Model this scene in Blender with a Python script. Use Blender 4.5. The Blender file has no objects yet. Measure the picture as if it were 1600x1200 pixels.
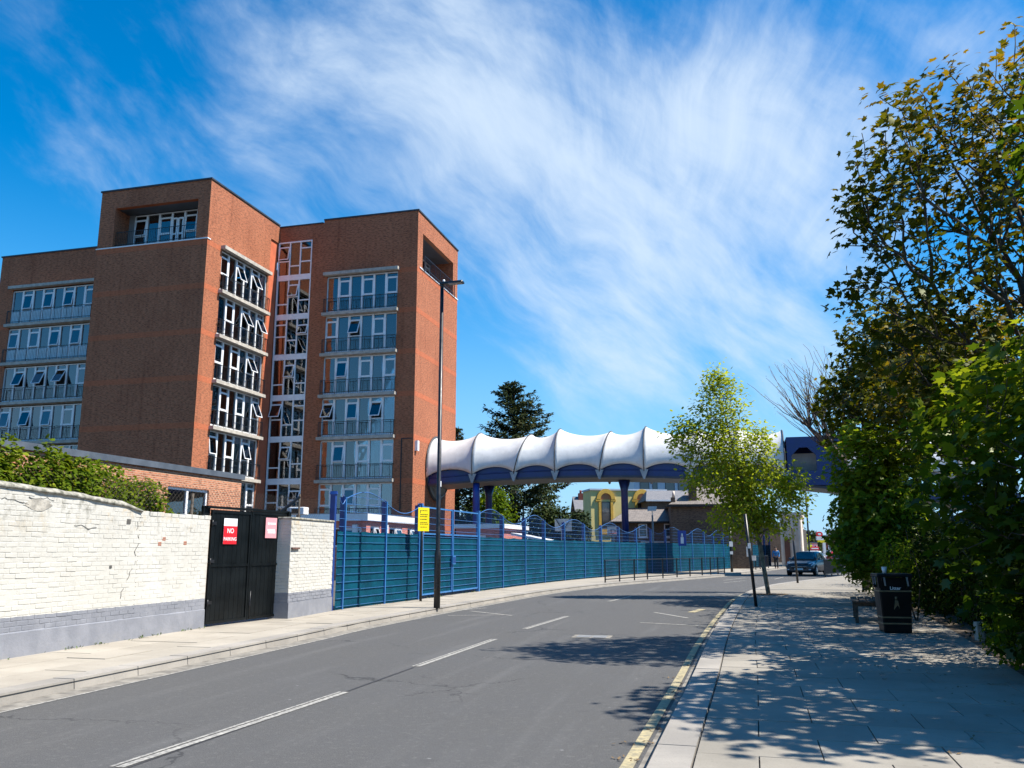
import bpy, bmesh, math, random
import numpy as np
from mathutils import Vector, Matrix
random.seed(7); RNG = np.random.default_rng(11)
SC = bpy.context.scene; COL = SC.collection
rad = math.radians
# ------------------------------------------------------------------ camera
FPX, PITCH, EYE = 1330.0, rad(11.04), 1.6
cam = bpy.data.cameras.new("camera"); cam_o = bpy.data.objects.new("camera", cam); COL.objects.link(cam_o)
cam.sensor_fit = 'HORIZONTAL'; cam.sensor_width = 36.0; cam.lens = 36.0 * FPX / 1600.0
cam.clip_start = 0.1; cam.clip_end = 3000
cam_o.location = (0, 0, EYE); cam_o.rotation_euler = (rad(90) + PITCH, 0, 0)
SC.camera = cam_o
# ------------------------------------------------------------------ sky + sun + exposure
SUN_H, SUN_E = rad(99), rad(55)
world = bpy.data.worlds.new("World"); SC.world = world; world.use_nodes = True
sun = bpy.data.lights.new("sun", 'SUN'); sun.energy = 5.0; sun.angle = rad(0.53); sun.color = (1.0, 0.94, 0.85)
sun_o = bpy.data.objects.new("sun", sun); COL.objects.link(sun_o); sun_o.location = (60, -10, 80)
sdir = Vector((math.sin(SUN_H) * math.cos(SUN_E), math.cos(SUN_H) * math.cos(SUN_E), math.sin(SUN_E)))
sun_o.rotation_euler = sdir.to_track_quat('Z', 'Y').to_euler()
SC.view_settings.view_transform = 'Standard'; SC.view_settings.look = 'None'
SC.view_settings.exposure = 0.85; SC.view_settings.gamma = 1.0; SC.view_settings.use_curve_mapping = False
SC.render.engine = 'CYCLES'
SC.cycles.max_bounces = 8; SC.cycles.diffuse_bounces = 3; SC.cycles.transparent_max_bounces = 12
SC.cycles.glossy_bounces = 3; SC.cycles.caustics_reflective = False; SC.cycles.caustics_refractive = False

class NT:
    """small helper to wire shader nodes"""
    def __init__(s, tree): s.t = tree; s.n = tree.nodes; s.l = tree.links
    def new(s, typ, **kw):
        n = s.n.new(typ)
        for k, v in kw.items():
            if k == 'inp':
                for a, b in v.items(): s.put(n.inputs[a], b)
            else: setattr(n, k, v)
        return n
    def put(s, sock, v):
        if isinstance(v, bpy.types.NodeSocket): s.l.new(v, sock)
        else: sock.default_value = v
    def m(s, op, a, b=None, c=None, clamp=False):
        n = s.n.new('ShaderNodeMath'); n.operation = op; n.use_clamp = clamp
        s.put(n.inputs[0], a)
        if b is not None: s.put(n.inputs[1], b)
        if c is not None: s.put(n.inputs[2], c)
        return n.outputs[0]
    def v(s, op, a, b=None, out=0):
        n = s.n.new('ShaderNodeVectorMath'); n.operation = op
        s.put(n.inputs[0], a)
        if b is not None: s.put(n.inputs[1], b)
        return n.outputs['Value'] if op in ('DOT_PRODUCT', 'LENGTH', 'DISTANCE') else n.outputs[0]
    def xyz(s, x, y, z):
        n = s.n.new('ShaderNodeCombineXYZ')
        for i, q in enumerate((x, y, z)): s.put(n.inputs[i], q)
        return n.outputs[0]
    def sep(s, v):
        n = s.n.new('ShaderNodeSeparateXYZ'); s.l.new(v, n.inputs[0]); return n.outputs
    def noise(s, vec, scale, detail=3.0, rough=0.5, dist=0.0, col=False):
        n = s.n.new('ShaderNodeTexNoise'); n.inputs['Scale'].default_value = scale
        n.inputs['Detail'].default_value = detail; n.inputs['Roughness'].default_value = rough
        n.inputs['Distortion'].default_value = dist
        if vec is not None: s.l.new(vec, n.inputs['Vector'])
        return n.outputs['Color' if col else 'Fac']
    def ss(s, x, lo, hi, a=0.0, b=1.0):
        n = s.n.new('ShaderNodeMapRange'); n.interpolation_type = 'SMOOTHSTEP'
        s.put(n.inputs[0], x); s.put(n.inputs[1], lo); s.put(n.inputs[2], hi); s.put(n.inputs[3], a); s.put(n.inputs[4], b)
        return n.outputs[0]
    def mix(s, f, a, b, blend='MIX'):
        n = s.n.new('ShaderNodeMix'); n.data_type = 'RGBA'; n.blend_type = blend
        s.put(n.inputs[0], f)
        for i, q in ((6, a), (7, b)): s.put(n.inputs[i], (*q, 1.0) if isinstance(q, tuple) and len(q) == 3 else q)
        return n.outputs[2]

def build_world():
    t = NT(world.node_tree); t.n.clear()
    sky = t.new('ShaderNodeTexSky', sky_type='NISHITA', sun_disc=False, sun_elevation=SUN_E, sun_rotation=SUN_H)
    sky.air_density = 1.0; sky.dust_density = 0.25; sky.ozone_density = 3.0
    hs = t.new('ShaderNodeHueSaturation', inp={'Hue': 0.497, 'Saturation': 1.55, 'Value': 1.08, 'Color': sky.outputs[0]})
    d = t.new('ShaderNodeTexCoord').outputs['Generated']
    d = t.v('NORMALIZE', d)
    # polar frame round the point of the sky that the cirrus fans out from
    az, el = rad(8.0), rad(3.0)
    D0 = Vector((math.sin(az) * math.cos(el), math.cos(az) * math.cos(el), math.sin(el)))
    E1 = Vector((math.cos(az), -math.sin(az), 0)); E2 = E1.cross(D0).normalized()
    if E2.z < 0: E2 = -E2
    warp = t.noise(d, 2.2, 3, 0.55, col=True)
    dw = t.v('ADD', d, t.v('SCALE', t.v('SUBTRACT', warp, (0.5, 0.5, 0.5))))
    dw.node.inputs[1].links[0].from_node.inputs['Scale'].default_value = 0.20
    a = t.v('DOT_PRODUCT', dw, tuple(E1)); b = t.v('DOT_PRODUCT', dw, tuple(E2)); c = t.v('DOT_PRODUCT', dw, tuple(D0))
    th = t.m('ARCTAN2', a, b); r = t.m('ARCCOSINE', c)
    n1 = t.noise(t.xyz(t.m('MULTIPLY', th, 2.3), t.m('MULTIPLY', r, 1.8), 3.1), 2.0, 7, 0.56)
    n2 = t.noise(t.xyz(t.m('MULTIPLY', th, 6.0), t.m('MULTIPLY', r, 3.6), 7.7), 2.6, 7, 0.6)
    n3 = t.noise(t.new('ShaderNodeMapping', vector_type='TEXTURE', inp={'Vector': dw, 'Rotation': (0, rad(38), 0), 'Scale': (1.7, 1.0, 0.62)}).outputs[0], 3.6, 8, 0.6)
    sx, sy, sz = t.sep(d)
    near = t.ss(r, 0.2, 0.52); n1 = t.m('ADD', t.m('MULTIPLY', n1, near), t.m('MULTIPLY', n3, t.m('SUBTRACT', 1.0, near))); n2 = t.m('ADD', t.m('MULTIPLY', n2, near), t.m('MULTIPLY', n3, t.m('SUBTRACT', 1.0, near)))
    # where the cirrus lies: a broad veil up the middle, thin streaks to the left, bands low down
    def lobe(px, py, wid, amt):
        q = Vector(((px - 800) / FPX, math.cos(PITCH) + (py - 600) / FPX * math.sin(PITCH), math.sin(PITCH) - (py - 600) / FPX * math.cos(PITCH))).normalized()
        k = t.m('DISTANCE', 0) if False else t.v('DISTANCE', d, tuple(q))
        return t.m('MULTIPLY', t.ss(k, 0.0, wid, 1.0, 0.0), amt)
    cov = None
    for L in ((1080, 320, 0.40, 0.65), (740, 110, 0.34, 0.5), (1300, 330, 0.38, 0.36), (960, 470, 0.17, 0.4), (1250, 120, 0.3, 0.2), (640, 250, .3, .25), (560, 330, 0.24, 0.36), (300, 200, 0.26, 0.32), (480, 60, 0.22, 0.3), (130, 130, 0.12, 0.15), (1250, 540, 0.13, 0.45), (1600, 60, 0.14, 0.5), (1020, -30, 0.16, -0.45), (1100, 640, .2, -.4), (780, 570, .15, -.3), (700, 30, .08, .2)):
        q = lobe(*L); cov = q if cov is None else t.m('ADD', cov, q)
    base = t.m('ADD', t.m('MULTIPLY', n1, 0.66), t.m('ADD', t.m('MULTIPLY', n2, 0.22), t.m('MULTIPLY', n3, 1.02)))
    dens = t.ss(t.m('ADD', base, t.m('MULTIPLY', cov, 0.42)), 1.0, 1.60)
    dens = t.m('MULTIPLY', dens, t.m('ADD', 0.62, t.m('MULTIPLY', n2, 0.36)))
    dens = t.m('MULTIPLY', dens, t.ss(sz, 0.0, 0.06))
    hz = t.ss(sz, -0.02, 0.42, 1.0, 0.0)
    col = t.mix(t.m('MULTIPLY', hz, 0.85), hs.outputs[0], (1.75, 3.75, 6.0))
    out = t.mix(dens, col, (4.3, 5.1, 6.0))
    bg = t.new('ShaderNodeBackground', inp={'Color': out, 'Strength': 0.1})
    o = t.new('ShaderNodeOutputWorld'); t.l.new(bg.outputs[0], o.inputs[0])
build_world()

# ------------------------------------------------------------------ geometry helpers
def at(px, py, Y):
    """point at depth Y (metres ahead of the photographer) seen at photograph pixel px, py"""
    X = (px - 800) / FPX; v = -(py - 600) / FPX
    d = Vector((X, math.cos(PITCH) - v * math.sin(PITCH), math.sin(PITCH) + v * math.cos(PITCH)))
    return d * (Y / d.y) + Vector((0, 0, EYE))
class MB:
    def __init__(s): s.v = []; s.f = []; s.m = []; s.sm = []
    def add(s, vs, fs, mi=0, sm=False):
        o = len(s.v); s.v += [tuple(q) for q in vs]
        for f in fs: s.f.append(tuple(i + o for i in f)); s.m.append(mi); s.sm.append(sm)
        return s
    BF = [(0, 3, 2, 1), (4, 5, 6, 7), (0, 1, 5, 4), (1, 2, 6, 5), (2, 3, 7, 6), (3, 0, 4, 7)]
    def box(s, x0, y0, z0, x1, y1, z1, mi=0):
        return s.add([(x0, y0, z0), (x1, y0, z0), (x1, y1, z0), (x0, y1, z0), (x0, y0, z1), (x1, y0, z1), (x1, y1, z1), (x0, y1, z1)], s.BF, mi)
    def hexa(s, bot, top, mi=0): return s.add(list(bot) + list(top), s.BF, mi)
    def bar(s, a, b, w, h=None, mi=0, up=(0, 0, 1)):
        a, b = Vector(a), Vector(b); h = h or w; d = (b - a).normalized(); u = Vector(up)
        if abs(d.dot(u)) > 0.97: u = Vector((0, 1, 0))
        x = d.cross(u).normalized() * w / 2; y = x.cross(d).normalized() * h / 2
        return s.hexa([a - x - y, a + x - y, a + x + y, a - x + y], [b - x - y, b + x - y, b + x + y, b - x + y], mi)
    def tube(s, pts, r, n=6, mi=0, caps=True, sm=True):
        pts = [Vector(q) for q in pts]; rs = r if isinstance(r, (list, tuple)) else [r] * len(pts); vs = []; fs = []
        for i, q in enumerate(pts):
            d = (pts[min(i + 1, len(pts) - 1)] - pts[max(i - 1, 0)]).normalized()
            u = Vector((0, 0, 1)) if abs(d.z) < 0.95 else Vector((1, 0, 0))
            x = d.cross(u).normalized(); y = x.cross(d).normalized()
            for k in range(n):
                a = 2 * math.pi * k / n; vs.append(q + (x * math.cos(a) + y * math.sin(a)) * rs[i])
        for i in range(len(pts) - 1):
            for k in range(n): fs.append((i * n + k, i * n + (k + 1) % n, (i + 1) * n + (k + 1) % n, (i + 1) * n + k))
        s.add(vs, fs, mi, sm)
        if caps:
            o = len(s.v) - len(vs)
            s.f.append(tuple(o + k for k in range(n))[::-1]); s.m.append(mi); s.sm.append(False)
            s.f.append(tuple(o + len(vs) - n + k for k in range(n))); s.m.append(mi); s.sm.append(False)
        return s
    def prism(s, poly, off, mi=0):
        """closed polygon (3-D points) pushed along off"""
        off = Vector(off); a = [Vector(q) for q in poly]; n = len(a)
        return s.add(a + [q + off for q in a], [tuple(range(n))[::-1], tuple(range(n, 2 * n))] + [(i, (i + 1) % n, n + (i + 1) % n, n + i) for i in range(n)], mi)
    def loft(s, rings, mi=0, closed=True, sm=True, caps=True):
        n = len(rings[0]); vs = [q for r in rings for q in r]; fs = []
        for i in range(len(rings) - 1):
            for k in range(n if closed else n - 1): fs.append((i * n + k, i * n + (k + 1) % n, (i + 1) * n + (k + 1) % n, (i + 1) * n + k))
        s.add(vs, fs, mi, sm)
        if caps and closed:
            o = len(s.v) - len(vs); s.f.append(tuple(o + k for k in range(n))[::-1]); s.f.append(tuple(o + len(vs) - n + k for k in range(n)))
            s.m += [mi, mi]; s.sm += [False, False]
        return s
    def mesh(s, name, mats, fix=True, bevel=0):
        me = bpy.data.meshes.new(name); me.from_pydata(s.v, [], s.f)
        for q in (mats if isinstance(mats, (list, tuple)) else [mats]): me.materials.append(q)
        me.polygons.foreach_set('material_index', s.m); me.polygons.foreach_set('use_smooth', s.sm)
        if fix or bevel:
            bm = bmesh.new(); bm.from_mesh(me)
            if bevel: bmesh.ops.bevel(bm, geom=bm.edges[:], offset=bevel, segments=1, affect='EDGES', clamp_overlap=True)
            if fix: bmesh.ops.recalc_face_normals(bm, faces=bm.faces[:])
            bm.to_mesh(me); bm.free()
        me.update(); return me
def link(name, data, parent=None, loc=(0, 0, 0), rot=(0, 0, 0), scale=None):
    o = bpy.data.objects.new(name, data); COL.objects.link(o); o.location = loc
    o.rotation_euler = (0, 0, rot) if isinstance(rot, (int, float)) else rot
    if scale: o.scale = scale
    if parent: o.parent = parent
    return o
def part(name, mb, mats, parent=None, loc=(0, 0, 0), rot=(0, 0, 0), fix=True, kind=None, label=None, bevel=0):
    o = link(name, mb.mesh(name, mats, fix, bevel), parent, loc, rot)
    if kind: o['kind'] = kind
    if label: o['label'] = label
    return o
def tag(o, label, cat, group=None):
    o['label'] = label; o['category'] = cat
    if group: o['group'] = group
    return o
def thing(name, label, cat, loc=(0, 0, 0), rot=0, group=None): return tag(link(name, None, None, loc, rot), label, cat, group)
def copy_tree(o, parent=None):
    c = o.copy(); COL.objects.link(c); c.parent = parent
    for ch in o.children: copy_tree(ch, c)
    return c
def rawmesh(name, V, F, mats, tint=None, smooth=False):
    """fast mesh from numpy arrays; F is (n,k)"""
    me = bpy.data.meshes.new(name); n, k = F.shape
    me.vertices.add(len(V)); me.vertices.foreach_set('co', np.ascontiguousarray(V, dtype=np.float32).ravel())
    me.loops.add(n * k); me.loops.foreach_set('vertex_index', np.ascontiguousarray(F, dtype=np.int32).ravel())
    me.polygons.add(n); me.polygons.foreach_set('loop_start', np.arange(0, n * k, k, dtype=np.int32))
    me.polygons.foreach_set('loop_total', np.full(n, k, dtype=np.int32))
    if smooth: me.polygons.foreach_set('use_smooth', np.ones(n, dtype=bool))
    for q in (mats if isinstance(mats, (list, tuple)) else [mats]): me.materials.append(q)
    if tint is not None:
        at_ = me.attributes.new('tint', 'FLOAT', 'POINT'); at_.data.foreach_set('value', np.ascontiguousarray(tint, dtype=np.float32))
    me.update(calc_edges=True); me.validate(); return me

# ------------------------------------------------------------------ materials
def mat(name, col, rough=0.7, var=0.12, scale=6.0, bump=0.0, bscale=60.0, metal=0.0, spec=0.5, col2=None, streak=0.0, coord='Object', coat=0.0):
    m = bpy.data.materials.new(name); m.use_nodes = True; t = NT(m.node_tree); p = t.n['Principled BSDF']
    p.inputs['Roughness'].default_value = rough; p.inputs['Metallic'].default_value = metal; p.inputs['Specular IOR Level'].default_value = spec
    if coat: p.inputs['Coat Weight'].default_value = coat; p.inputs['Coat Roughness'].default_value = 0.05
    co = t.new('ShaderNodeTexCoord').outputs['Object'] if coord == 'Object' else t.new('ShaderNodeNewGeometry').outputs['Position']
    n = t.noise(co, scale, 5, 0.6)
    c2 = col2 or tuple(q * (1 - 2.2 * var) for q in col); c1 = tuple(min(1, q * (1 + var)) for q in col)
    c = t.mix(t.ss(n, 0.3, 0.7), c2, c1)
    if streak:
        sn = t.noise(t.v('MULTIPLY', co, (6, 6, 0.35)), 2.0, 4, 0.6)
        c = t.mix(t.m('MULTIPLY', t.ss(sn, 0.5, 0.8), streak), c, tuple(q * 0.35 for q in col))
    t.l.new(c, p.inputs['Base Color'])
    t.l.new(t.ss(n, 0.2, 0.8, max(0.02, rough - 0.08), min(1, rough + 0.08)), p.inputs['Roughness'])
    if bump:
        b = t.new('ShaderNodeBump', inp={'Strength': bump, 'Distance': 0.02, 'Height': t.noise(co, bscale, 4, 0.65)})
        t.l.new(b.outputs[0], p.inputs['Normal'])
    return m
def wallcoord(t):
    """(along the wall, height) from object coordinates, whichever way the wall faces"""
    tc = t.new('ShaderNodeTexCoord'); x, y, z = t.sep(tc.outputs['Object']); nx, ny, nz = t.sep(tc.outputs['Normal'])
    h = t.m('ADD', t.m('MULTIPLY', x, t.m('GREATER_THAN', t.m('ABSOLUTE', ny), 0.5)), t.m('MULTIPLY', y, t.m('GREATER_THAN', t.m('ABSOLUTE', nx), 0.5)))
    return t.xyz(h, z, 0.0), tc.outputs['Object']
def brickmat(name, c1, c2, mortar, var=0.5, patch=0.25, msize=0.012, bump=0.35, rough=0.85):
    m = bpy.data.materials.new(name); m.use_nodes = True; t = NT(m.node_tree); p = t.n['Principled BSDF']
    p.inputs['Roughness'].default_value = rough; p.inputs['Specular IOR Level'].default_value = 0.25
    w, co = wallcoord(t)
    b = t.new('ShaderNodeTexBrick', inp={'Vector': w, 'Scale': 1.0, 'Mortar Size': msize, 'Mortar Smooth': 0.2, 'Bias': 0.0, 'Brick Width': 0.225, 'Row Height': 0.075, 'Color1': (*c1, 1), 'Color2': (*c2, 1), 'Mortar': (*mortar, 1)})
    big = t.noise(co, 0.35, 5, 0.65); fine = t.noise(t.v('MULTIPLY', w, (4.4, 13.3, 1)), 1.0, 2, 0.5)
    c = t.mix(var, b.outputs['Color'], t.mix(t.ss(fine, 0.36, 0.6), tuple(q * 0.45 for q in c2), tuple(min(1, q * 1.45) for q in c1)), 'MIX')
    c = t.mix(b.outputs['Fac'], c, mortar)
    c = t.mix(t.m('MULTIPLY', t.ss(big, 0.42, 0.72), patch), c, tuple(q * 0.55 for q in c2))
    sx = t.sep(w); rain = t.noise(t.xyz(t.m('MULTIPLY', sx[0], 2.2), t.m('MULTIPLY', sx[1], 0.10), 0.0), 1.0, 5, 0.65)
    c = t.mix(t.m('MULTIPLY', t.ss(rain, 0.48, 0.78), 0.38), c, tuple(q * 0.42 for q in c2))
    c = t.mix(t.m('MULTIPLY', t.ss(t.noise(co, 0.9, 4, 0.7), 0.58, 0.8), 0.25), c, tuple(min(1, q * 1.5 + .03) for q in c1))
    t.l.new(c, p.inputs['Base Color'])
    bp = t.new('ShaderNodeBump', inp={'Strength': bump, 'Distance': 0.012, 'Height': t.m('ADD', t.m('SUBTRACT', 1.0, b.outputs['Fac']), t.m('MULTIPLY', t.noise(co, 70, 3), 0.35))})
    t.l.new(bp.outputs[0], p.inputs['Normal'])
    return m
def glassmat(name, tint=(0.8, 0.9, 0.95), dark=0.25, ior=1.9):
    """window glass: clear but dim looking in, with a coated mirror reflection"""
    m = bpy.data.materials.new(name); m.use_nodes = True; t = NT(m.node_tree); t.n.clear()
    tr = t.new('ShaderNodeBsdfTransparent', inp={'Color': (*[q * (1 - dark) for q in tint], 1)})
    wob = t.noise(t.new('ShaderNodeTexCoord').outputs['Object'], 1.3, 1)
    bp = t.new('ShaderNodeBump', inp={'Strength': 0.05, 'Distance': 0.05, 'Height': wob})
    gl = t.new('ShaderNodeBsdfGlossy', inp={'Color': (0.95, 0.97, 1.0, 1), 'Roughness': 0.015, 'Normal': bp.outputs[0]})
    fr = t.new('ShaderNodeFresnel', inp={'IOR': ior})
    mx = t.new('ShaderNodeMixShader'); t.l.new(fr.outputs[0], mx.inputs[0]); t.l.new(tr.outputs[0], mx.inputs[1]); t.l.new(gl.outputs[0], mx.inputs[2])
    o = t.new('ShaderNodeOutputMaterial'); t.l.new(mx.outputs[0], o.inputs[0]); return m
def leafmat(name, dark, mid, light, trans=0.38, gloss=0.12, rough=0.4):
    m = bpy.data.materials.new(name); m.use_nodes = True; t = NT(m.node_tree); t.n.clear()
    tint = t.new('ShaderNodeAttribute', attribute_name='tint').outputs['Fac']
    c = t.mix(t.ss(tint, 0.5, 1.0), t.mix(t.ss(tint, 0.0, 0.5), dark, mid), light)
    df = t.new('ShaderNodeBsdfDiffuse', inp={'Color': c}); tl = t.new('ShaderNodeBsdfTranslucent', inp={'Color': t.mix(1.0, c, (1.5, 1.35, 0.55), 'MULTIPLY')})
    a = t.new('ShaderNodeMixShader', inp={0: trans, 1: df.outputs[0], 2: tl.outputs[0]})
    gl = t.new('ShaderNodeBsdfGlossy', inp={'Color': (0.75, 0.8, 0.6, 1), 'Roughness': rough})
    fr = t.m('MULTIPLY', t.new('ShaderNodeFresnel', inp={'IOR': 1.4}).outputs[0], gloss * 3.0)
    b = t.new('ShaderNodeMixShader', inp={0: fr, 1: a.outputs[0], 2: gl.outputs[0]})
    o = t.new('ShaderNodeOutputMaterial'); t.l.new(b.outputs[0], o.inputs[0]); return m

def asphaltmat():
    m = bpy.data.materials.new('asphalt'); m.use_nodes = True; t = NT(m.node_tree); p = t.n['Principled BSDF']
    co = t.new('ShaderNodeNewGeometry').outputs['Position']
    sp = t.noise(co, 85, 3, 0.75); big = t.noise(co, 0.5, 5, 0.6); mid = t.noise(co, 3.5, 4, 0.65)
    st = t.noise(t.v('MULTIPLY', t.new('ShaderNodeMapping', inp={'Vector': co, 'Rotation': (0, 0, rad(15))}).outputs[0], (2.2, 0.12, 1)), 1.0, 4, 0.6)
    vor = t.new('ShaderNodeTexVoronoi', inp={'Vector': co, 'Scale': 130.0}); ston = t.ss(vor.outputs['Distance'], 0.1, 0.45)
    c = t.mix(t.ss(sp, 0.3, 0.72), (0.048, 0.047, 0.045), (0.150, 0.145, 0.132))
    c = t.mix(t.m('MULTIPLY', ston, 0.35), c, (0.06, 0.06, 0.064))
    c = t.mix(t.m('MULTIPLY', t.ss(big, 0.35, 0.7), 0.35), c, (0.085, 0.085, 0.086))
    c = t.mix(t.m('MULTIPLY', t.ss(st, 0.5, 0.75), 0.28), c, (0.16, 0.157, 0.15))
    c = t.mix(t.m('MULTIPLY', t.ss(mid, 0.56, 0.74), 0.42), c, (0.055, 0.055, 0.055)); c = t.mix(t.m('MULTIPLY', t.ss(t.noise(co, 14, 5, 0.75), 0.52, 0.7), 0.42), c, (0.19, 0.185, 0.17)); c = t.mix(t.m('MULTIPLY', t.ss(t.noise(co, 30, 4, 0.8), 0.55, 0.7), 0.4), c, (0.045, 0.045, 0.045))
    ck = t.new('ShaderNodeTexVoronoi', feature='DISTANCE_TO_EDGE', inp={'Vector': t.v('ADD', co, t.v('MULTIPLY', t.noise(co, 1.5, 4, 0.7, col=True), (.9, .9, 0))), 'Scale': 0.28}).outputs['Distance']
    c = t.mix(t.m('MULTIPLY', t.m('MULTIPLY', t.ss(ck, 0.006, 0.002), t.ss(t.noise(co, .35, 2), 0.5, 0.6)), 0.75), c, (0.03, 0.03, 0.03))
    spots = t.new('ShaderNodeTexVoronoi', inp={'Vector': co, 'Scale': 2.1}).outputs['Distance']
    c = t.mix(t.m('MULTIPLY', t.ss(spots, 0.05, 0.015), 0.5), c, (0.35, 0.35, 0.34))
    t.l.new(c, p.inputs['Base Color']); p.inputs['Roughness'].default_value = 0.82; p.inputs['Specular IOR Level'].default_value = 0.35
    b = t.new('ShaderNodeBump', inp={'Strength': 0.55, 'Distance': 0.008, 'Height': t.m('ADD', sp, t.m('MULTIPLY', ston, -0.5))}); t.l.new(b.outputs[0], p.inputs['Normal'])
    return m
def slabmat(name, a, b, rough=0.85):
    m = bpy.data.materials.new(name); m.use_nodes = True; t = NT(m.node_tree); p = t.n['Principled BSDF']
    co = t.new('ShaderNodeNewGeometry').outputs['Position']; rnd = t.new('ShaderNodeObjectInfo').outputs['Random']
    c = t.mix(t.ss(t.noise(co, 1.1, 5, 0.65), 0.3, 0.7), a, b)
    c = t.mix(t.m('MULTIPLY', rnd, 0.35), c, tuple(q * 0.72 for q in a))
    c = t.mix(t.m('MULTIPLY', t.ss(t.noise(co, 60, 3, 0.7), 0.5, 0.75), 0.35), c, tuple(q * 0.5 for q in a))
    c = t.mix(t.m('MULTIPLY', t.ss(t.noise(co, 7, 4, 0.7), 0.62, 0.78), 0.4), c, tuple(q * 0.55 for q in a))
    gum = t.new('ShaderNodeTexVoronoi', inp={'Vector': co, 'Scale': 3.3}).outputs['Distance']
    c = t.mix(t.m('MULTIPLY', t.ss(gum, 0.09, 0.05), 0.45), c, tuple(q * 0.45 for q in a))
    t.l.new(c, p.inputs['Base Color']); p.inputs['Roughness'].default_value = rough; p.inputs['Specular IOR Level'].default_value = 0.3
    bp = t.new('ShaderNodeBump', inp={'Strength': 0.3, 'Distance': 0.006, 'Height': t.noise(co, 55, 4, 0.7)}); t.l.new(bp.outputs[0], p.inputs['Normal'])
    return m
def paintedwallmat():
    """lime-white paint over brick with a blue grey band at the foot, ochre stains, grime and flaked spots"""
    m = bpy.data.materials.new('painted_brick'); m.use_nodes = True; t = NT(m.node_tree); p = t.n['Principled BSDF']
    co = t.new('ShaderNodeNewGeometry').outputs['Position']; z = t.sep(co)[2]; rnd = t.new('ShaderNodeObjectInfo').outputs['Random']
    c = t.mix(t.ss(t.noise(co, 1.6, 5, 0.65), 0.3, 0.72), (0.50, 0.482, 0.43), (0.60, 0.582, 0.53))
    c = t.mix(t.m('MULTIPLY', rnd, 0.12), c, (0.5, 0.47, 0.39))
    up = t.ss(z, 1.6, 2.45)
    och = t.m('MULTIPLY', t.ss(t.noise(co, 2.4, 5, 0.7), 0.52, 0.66), up); c = t.mix(t.m('MULTIPLY', och, 0.75), c, (0.52, 0.40, 0.24))
    gr = t.m('MULTIPLY', t.ss(t.noise(t.v('MULTIPLY', co, (1, 1, 0.6)), 5.5, 6, 0.75), 0.5, 0.68), t.m('ADD', 0.12, t.m('MULTIPLY', up, 0.75))); c = t.mix(gr, c, (0.23, 0.22, 0.18)); c = t.mix(t.m('MULTIPLY', t.ss(t.noise(co, 0.8, 6, 0.7), 0.42, 0.7), 0.45), c, (0.40, 0.385, 0.33))
    hl = t.noise(t.v('MULTIPLY', co, (0.7, 0.7, 11.0)), 2.2, 4, 0.7); c = t.mix(t.m('MULTIPLY', t.ss(hl, 0.6, 0.74), 0.5), c, (0.36, 0.34, 0.30))
    fl = t.ss(t.noise(co, 3.1, 3, 0.8), 0.765, 0.79); c = t.mix(fl, c, (0.36, 0.16, 0.09))
    edge = t.m('ADD', z, t.m('MULTIPLY', t.noise(co, 9, 3), 0.03))
    blue = t.mix(t.ss(t.noise(co, 3, 5, 0.65), 0.35, 0.7), (0.20, 0.208, 0.232), (0.25, 0.256, 0.28))
    blue = t.mix(t.m('MULTIPLY', t.ss(z, 0.34, 0.1), t.m('MULTIPLY', t.ss(t.noise(co, 4, 5, 0.7), 0.45, 0.7), 0.45)), blue, (0.28, 0.27, 0.25))
    c = t.mix(t.m('GREATER_THAN', edge, 0.685), blue, c)
    t.l.new(c, p.inputs['Base Color']); p.inputs['Roughness'].default_value = 0.85; p.inputs['Specular IOR Level'].default_value = 0.25
    b = t.new('ShaderNodeBump', inp={'Strength': 0.5, 'Distance': 0.012, 'Height': t.noise(co, 22, 6, 0.7)}); t.l.new(b.outputs[0], p.inputs['Normal'])
    return m
def slatemat(name, a, b):
    m = bpy.data.materials.new(name); m.use_nodes = True; t = NT(m.node_tree); p = t.n['Principled BSDF']
    x, y, z = t.sep(t.new('ShaderNodeTexCoord').outputs['Object'])
    br = t.new('ShaderNodeTexBrick', inp={'Vector': t.xyz(x, t.m('ADD', y, z), 0.0), 'Scale': 1.0, 'Brick Width': 0.3, 'Row Height': 0.24, 'Mortar Size': 0.02, 'Color1': (*a, 1), 'Color2': (*b, 1), 'Mortar': (*[q * 0.4 for q in a], 1)})
    t.l.new(br.outputs['Color'], p.inputs['Base Color']); p.inputs['Roughness'].default_value = 0.7; return m

M = {}
M['brick'] = brickmat('brown_brick', (0.405, 0.124, 0.055), (0.28, 0.073, 0.032), (0.33, 0.17, 0.10), 0.62, 0.25)
M['band'] = brickmat('red_brick_band', (0.50, 0.135, 0.055), (0.44, 0.105, 0.042), (0.40, 0.15, 0.08), 0.3, 0.12)
M['lowbrick'] = brickmat('red_brick', (0.50, 0.20, 0.105), (0.34, 0.112, 0.06), (0.50, 0.35, 0.24), 0.5, 0.2, 0.011, 0.5)
M['stock'] = brickmat('old_stock_brick', (0.17, 0.105, 0.065), (0.09, 0.055, 0.04), (0.16, 0.13, 0.1), 0.6, 0.5)
M['render'] = mat('orange_render', (0.55, 0.13, 0.055), 0.85, 0.08, 1.5, 0.15, 40)
M['concrete'] = mat('ledge_concrete', (0.46, 0.42, 0.36), 0.85, 0.12, 3, 0.2, 30, streak=0.25)
M['upvc'] = mat('white_window_frame', (0.84, 0.85, 0.86), 0.35, 0.03, 3)
M['coping'] = mat('dark_coping', (0.035, 0.04, 0.05), 0.55, 0.15, 2)
M['lead'] = mat('grey_fascia', (0.09, 0.105, 0.125), 0.5, 0.12, 2)
M['glass'] = glassmat('window_glass', (0.78, 0.89, 0.95), 0.25, 2.3)
M['railing'] = mat('black_railing', (0.012, 0.013, 0.016), 0.45, 0.1, 8)
M['room'] = mat('room_plaster', (0.20, 0.195, 0.19), 0.9, 0.08, 1)
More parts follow.
